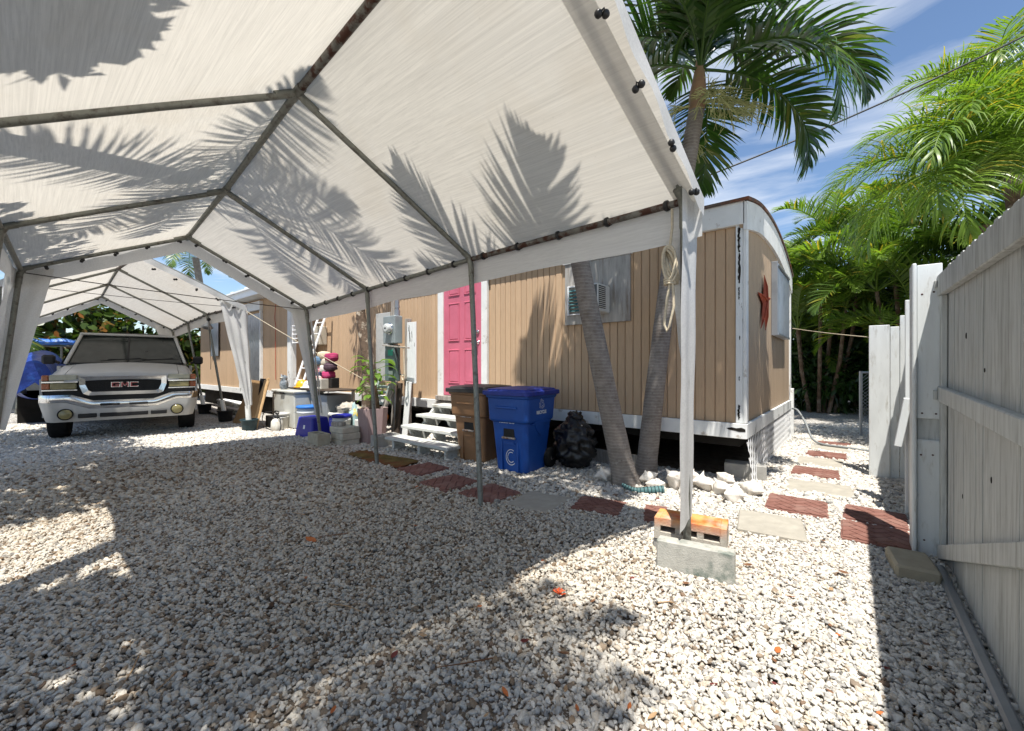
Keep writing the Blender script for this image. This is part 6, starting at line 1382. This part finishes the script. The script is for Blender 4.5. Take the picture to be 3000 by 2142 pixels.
# tubs and buckets
def bucket(name, label, loc, r, h, c, lid=None, m=None, fill=None):
    t = thing(name, label, 'bucket', loc); mm_ = m or mat(name+'_plastic', c, .07, 6, .45, 0, .45, .08, 40, .003, scl(c, .7), 4, (.55, .75))
    MB().lathe([(r*.86, 0), (r*.87, .004), (r*.97, h*.78), (r*1.04, h*.785), (r*1.04, h*.83), (r*.98, h*.84), (r*1.0, h), (r*.97, h), (r*.95, h*.9), (.0, h*.9)], 28).build('wall', mm_, t)
    if lid: MB().lathe([(r*1.02, h-.02), (r*1.10, h-.015), (r*1.10, h+.02), (r*1.02, h+.03), (r*.9, h+.022), (.0, h+.02)], 28).build('lid', mat(name+'_lid', lid, .08, 6, .45), t)
    MB().tube([(r*1.03*math.cos(a), -r*.3+r*1.03*math.sin(a)*.9, h*.80-.5*h*max(0, math.sin(a))) for a in [R(180+k*15) for k in range(13)]], .004, 5).build('bail', m_corr, t)
    return t
bk = bucket('bucket', 'white pail with deep blue lid behind the stacked slabs', (-6.95, 3.72, 0), .155, .36, (.66, .66, .63), (.008, .012, .22))
for k, (w, z) in enumerate(((.10, .20), (.07, .17), (.09, .14), (.05, .11))): MB().cbox(.03, -.158, z, .03+w, -.150, z+.014, .001).build('print_block', m_trim, bk)
bucket('bucket', 'blue and white tub behind the blue tote', (-8.02, 3.62, 0), .19, .46, (.62, .66, .70), (.03, .16, .50))
bucket('bucket', 'stacked dirty white pails beside the sprayer', (-8.62, 3.40, 0), .13, .30, (.58, .56, .50), (.60, .59, .55))
# blue tote standing on end
tt = thing('blue_tote', 'deep blue plastic recycling tote beside the stacked blocks', 'tote', (-7.38, 3.42, 0), R(8)); m_tote = mat('deep_blue_plastic', (.010, .012, .28), .1, 4, .4, 0, .5, .08, 30)
loft([(-.005, rrect(.26, -.19, .19, .04)), (.02, rrect(.265, -.195, .195, .04)), (.33, rrect(.215, -.155, .155, .04)), (.345, rrect(.20, -.14, .14, .03))]).build('shell', m_tote, tt); loft([(.0, rrect(.285, -.215, .215, .05)), (.022, rrect(.285, -.215, .215, .05)), (.024, rrect(.26, -.19, .19, .05))]).build('rim', m_tote, tt)
b = MB(); b.add([(-.02, -.180, .15), (.03, -.180, .15), (.03, -.170, .215), (-.02, -.170, .215)], [(0, 1, 2, 3)]); b.add([(-.06, -.168, .228), (.07, -.168, .228), (.07, -.167, .236), (-.06, -.167, .236)], [(0, 1, 2, 3)]); b.build('print', m_print, tt)
cl_ = thing('cooler', 'blue cooler with white lid behind the canopy leg', 'cooler', (-7.55, 3.98, 0)); MB().cbox(-.30, -.17, 0, .30, .17, .30, .02).build('body', m_tote, cl_); MB().cbox(-.32, -.19, .305, .32, .19, .37, .02).build('lid', m_acw, cl_)
tag(lump('rag_pile', 30, 20, lambda v: Vector((-7.35, 4.05, .44))+Vector((v.x*.24, v.y*.16, v.z*.10))*crumple(v, 2.5, .5), mat('grey_rag', (.40, .37, .32), .25, 9, .95)), 'crumpled grey rags heaped on the cooler', 'rags')
tag(lump('rag_pile', 26, 18, lambda v: Vector((-6.98, 4.02, .20))+Vector((v.x*.20, v.y*.15, v.z*.28))*crumple(v, 2.2, .5), mat('teal_yellow_bag', (.30, .42, .42), .2, 9, .7, 0, .3, .3, 20, .01, (.60, .42, .03), 5, (.55, .6))), 'crumpled pale teal bag with yellow patches behind the pail', 'bag')
tag(lump('orange_tub', 24, 14, lambda v: Vector((-6.95, 4.42, .28))+Vector((v.x*.24, v.y*.2, max(v.z, -.9)*.14)), mat('orange_plastic', (.55, .17, .015), .1, 8, .5)), 'orange tub in the shade under the wall', 'tub')
sp_ = thing('garden_sprayer', 'white pump sprayer with black handle and hose', 'sprayer', (-8.42, 3.22, 0)); m_spr = mat('translucent_white_tank', (.62, .60, .54), .1, 8, .4, 0, .4, .05, 30, .003, (.48, .40, .30), 6, (.5, .7))
MB().lathe([(.085, 0), (.10, .015), (.105, .10), (.10, .19), (.07, .235), (.04, .25), (.035, .265)], 22).build('tank', m_spr, sp_); MB().lathe([(.045, .26), (.048, .30), (.03, .31), (.014, .315), (.014, .36)], 14).build('pump_cap', m_trim, sp_)
MB().tube([(-.09, 0, .355), (-.07, 0, .385), (.07, 0, .385), (.09, 0, .355), (.06, 0, .335), (-.06, 0, .335), (-.09, 0, .355)], .012, 8).build('pump_handle', m_trim, sp_)
MB().tube(smooth_path([(.04, -.02, .27), (.14, -.02, .30), (.17, 0, .15), (.10, .0, .02), (-.12, -.05, .03), (-.42, -.05, .05), (-.58, -.05, .18), (-.50, -.03, .33), (-.1, 0, .37)], 40), .008, 6).build('hose', m_trim, sp_); MB().tube([(-.62, -.04, .30), (-.1, .0, .375)], .006, 6).build('wand', m_trim, sp_)
tag(MB().cbox(-8.9, 3.05, -.01, -7.75, 3.34, .022, .006).build('wooden_board', m_greywood), 'grey board lying on the gravel under the sprayer', 'board')
tag(MB().cbox(-9.2, 3.30, .0, -8.55, 3.46, .24, .01).build('dark_planter', m_trim), 'long dark planter box behind the sprayer hose', 'planter')
# blocks by the fourth leg
hollow_block('concrete_block', 'hollow concrete block with open cores up, left of the stacked slabs', (-6.50, 3.10, -.01), (0, 0, R(-4)), .395, .19, .20, 2, mat('tan_block', (.38, .345, .27), .12, 12, .9, 0, .2, .5, 90, .006))
m_pale = mat('pale_slab', (.47, .44, .37), .12, 12, .9, 0, .2, .5, 90, .005, (.33, .32, .27), 5, (.55, .75))
for i, (z0, z1, dx_, lab) in enumerate(((-.02, .085, 0, 'mossy pale slab at the bottom of the short stack'), (.087, .185, .015, 'pale slab in the middle of the short stack'), (.187, .275, -.02, 'pale slab at the top of the short stack'))):
    o = MB().cbox(-.19, -.15, z0, .19, .15, z1, .008).build('concrete_slab', m_pale); o.location = (-6.28+dx_, 3.42, 0); o.rotation_euler = (0, 0, R(-6+4*i)); tag(o, lab, 'slab', 'stacked slabs')
o = MB().cbox(-.11, -.05, 0, .11, .05, .06, .006).build('brick', m_greywood); o.name = 'wooden_chock'; o.location = (-6.42, 3.38, .277); o.rotation_euler = (0, 0, R(20)); tag(o, 'small brown wooden chock on top of the slab stack', 'chock')
# box of lime beside planter
tag(MB().cbox(-6.78, 3.86, .0, -6.42, 4.05, .30, .01).build('white_carton', m_acw), 'white carton standing between pail and planter', 'carton')
# lumber under the wing
for i, (p0, p1, w, lab) in enumerate((((-13.9, 3.62, .16), (-10.9, 3.45, .20), .16, 'grey board lying on top of the timber pile under the wing'), ((-13.6, 3.75, .30), (-11.2, 3.70, .30), .2, 'white shelf board above the timber pile'), ((-13.4, 3.40, .06), (-11.0, 3.3, .05), .14, 'weathered board at the front of the timber pile'), ((-13.8, 3.85, .06), (-11.5, 3.85, .06), .2, 'broad dark board at the back of the timber pile'))):
    tag(MB().beam(p0, p1, w, .035, (0, 0, 1), .004).build('timber', m_white if i == 1 else m_greywood), lab, 'timber', 'timber pile under the wing')
for xx in (-13.2, -12.0):
    o = MB().cbox(-.1, -.16, -.01, .1, .16, .28, .008).build('timber_block', m_conc); o.location = (xx, 3.74, 0); tag(o, ('left' if xx < -13 else 'right')+' concrete block propping the white shelf board', 'concrete block')
# red cord and hooks on the wing wall
tag(MB().tube(smooth_path([(-10.95, 4.17, 2.86), (-10.98, 4.15, 2.45), (-10.95, 4.16, 2.2), (-10.97, 4.16, 1.9), (-10.98, 4.17, .9)], 20), .008, 6).build('red_cord', mat('red_cord', (.42, .07, .03), .2, 20, .7)), 'red cord hanging down the tan wing wall', 'cord')
# ================================================================ fallen leaves and twigs
m_dry = [mat('dry_brown_leaf', (.16, .075, .035), .3, 20, .8), mat('dry_orange_leaf', (.42, .12, .03), .2, 20, .7), mat('dry_tan_leaf', (.34, .22, .12), .2, 20, .8), mat('dark_red_leaf', (.13, .025, .02), .3, 20, .7)]
def leaf_mesh(seed, m):
    rq = random.Random(seed); b = MB(); L_ = 1.0; curl = rq.uniform(.1, .5); tw = rq.uniform(-.6, .6)
    def f(u, w):
        x = u-.5; ww = .46*math.sin(math.pi*min(.985, .03+u*.95))**.8*(w-.5); c, s_ = math.cos(tw*x), math.sin(tw*x)
        z = .05+curl*(x*x*1.3+abs(w-.5)*abs(w-.5)*1.2*math.sin(math.pi*u))
        return Vector((x, ww*c, z+ww*s_))
    b.grid(f, 7, 4); me = b.mesh('fallen_leaf'); me.materials.append(m); return me
LM = [leaf_mesh(i, m_dry[(0, 0, 2, 1, 3, 0, 2, 1)[i]]) for i in range(8)]
rq = random.Random(77); names = ['brown', 'brown', 'tan', 'orange', 'dark red', 'brown', 'tan', 'orange']
fwx, fwy = -math.sin(R(39.5)), math.cos(R(39.5))
def where(de, la):
    px, py = la/de*.404+.5, .5+1.25/de*.566
    h_ = 'far left' if px < .2 else 'left' if px < .4 else 'centre' if px < .6 else 'right' if px < .8 else 'far right'
    return ('at the bottom edge' if py > .88 else 'in the near foreground' if py > .78 else 'in the middle foreground' if py > .70 else 'farther back')+', '+h_
cnt = 0; used = set()
while cnt < 84:
    de = 1.45+3.6*rq.random()**1.4; la = rq.uniform(-1.15, 1.15)*de
    if cnt < 46: la = rq.uniform(-.1, .95)*de
    x, y = la*fwy+de*fwx, -la*fwx+de*fwy
    if x > .32 or y > 4.2 or in_paver(np.array([x]), np.array([y]), -.03)[0]: continue
    k = rq.randrange(8); s = rq.uniform(.022, .055)
    lab = ('tiny' if s < .032 else 'small' if s < .044 else 'larger')+' dry '+names[k]+' leaf on the gravel '+where(de, la)
    if lab in used: continue
    used.add(lab)
    tag(inst('fallen_leaf', LM[k], (x, y, .012), (rq.uniform(-.3, .3), rq.uniform(-.3, .3), rq.uniform(0, 6.28)), (s, s, s)), lab, 'leaf', 'dry leaves on the gravel'); cnt += 1
tag(inst('fallen_leaf', LM[3], (-2.95, 1.35, .018), (.1, .2, R(20)), (.095, .11, .09)), 'bright orange fallen leaf lying alone in the shaded gravel at centre left', 'leaf')
# crumpled orange leaf at the sunlit edge
t = thing('fallen_flower', 'crumpled bright orange flower at the edge of the canopy shadow', 'flower', (-1.22, 1.88, .012)); m_or = mat('bright_orange_petal', (.70, .11, .03), .15, 12, .6)
for k in range(5):
    a = k*1.3; b = MB(); b.grid(lambda u, w: Vector((math.cos(a+(w-.5)*1.1)*u*.034, math.sin(a+(w-.5)*1.1)*u*.034, .010+.034*u*(.3+.25*k/3)+.006*math.sin(w*6+k))), 4, 4); b.build('petal', m_or, t)
for i in range(11):
    de = rq.uniform(1.6, 3.6); la = rq.uniform(-1.0, .5)*de; x, y = la*fwy+de*fwx, -la*fwx+de*fwy; a = rq.uniform(0, 6.28); l = rq.uniform(.08, .26); lab = ('short' if l < .17 else 'long')+' thin dry twig on the gravel '+where(de, la)
    if lab in used: continue
    used.add(lab)
    d = Vector((math.cos(a), math.sin(a), 0)); p = Vector((x, y, .016)); sd = Vector((-d.y, d.x, 0))
    tag(MB().tube([p, p+d*l*.5+sd*.012+Vector((0, 0, .006)), p+d*l], [.0035, .003, .0015], 5).build('twig', m_dry[0] if i % 2 else m_dry[2]), lab, 'twig', 'dry twigs on the gravel')
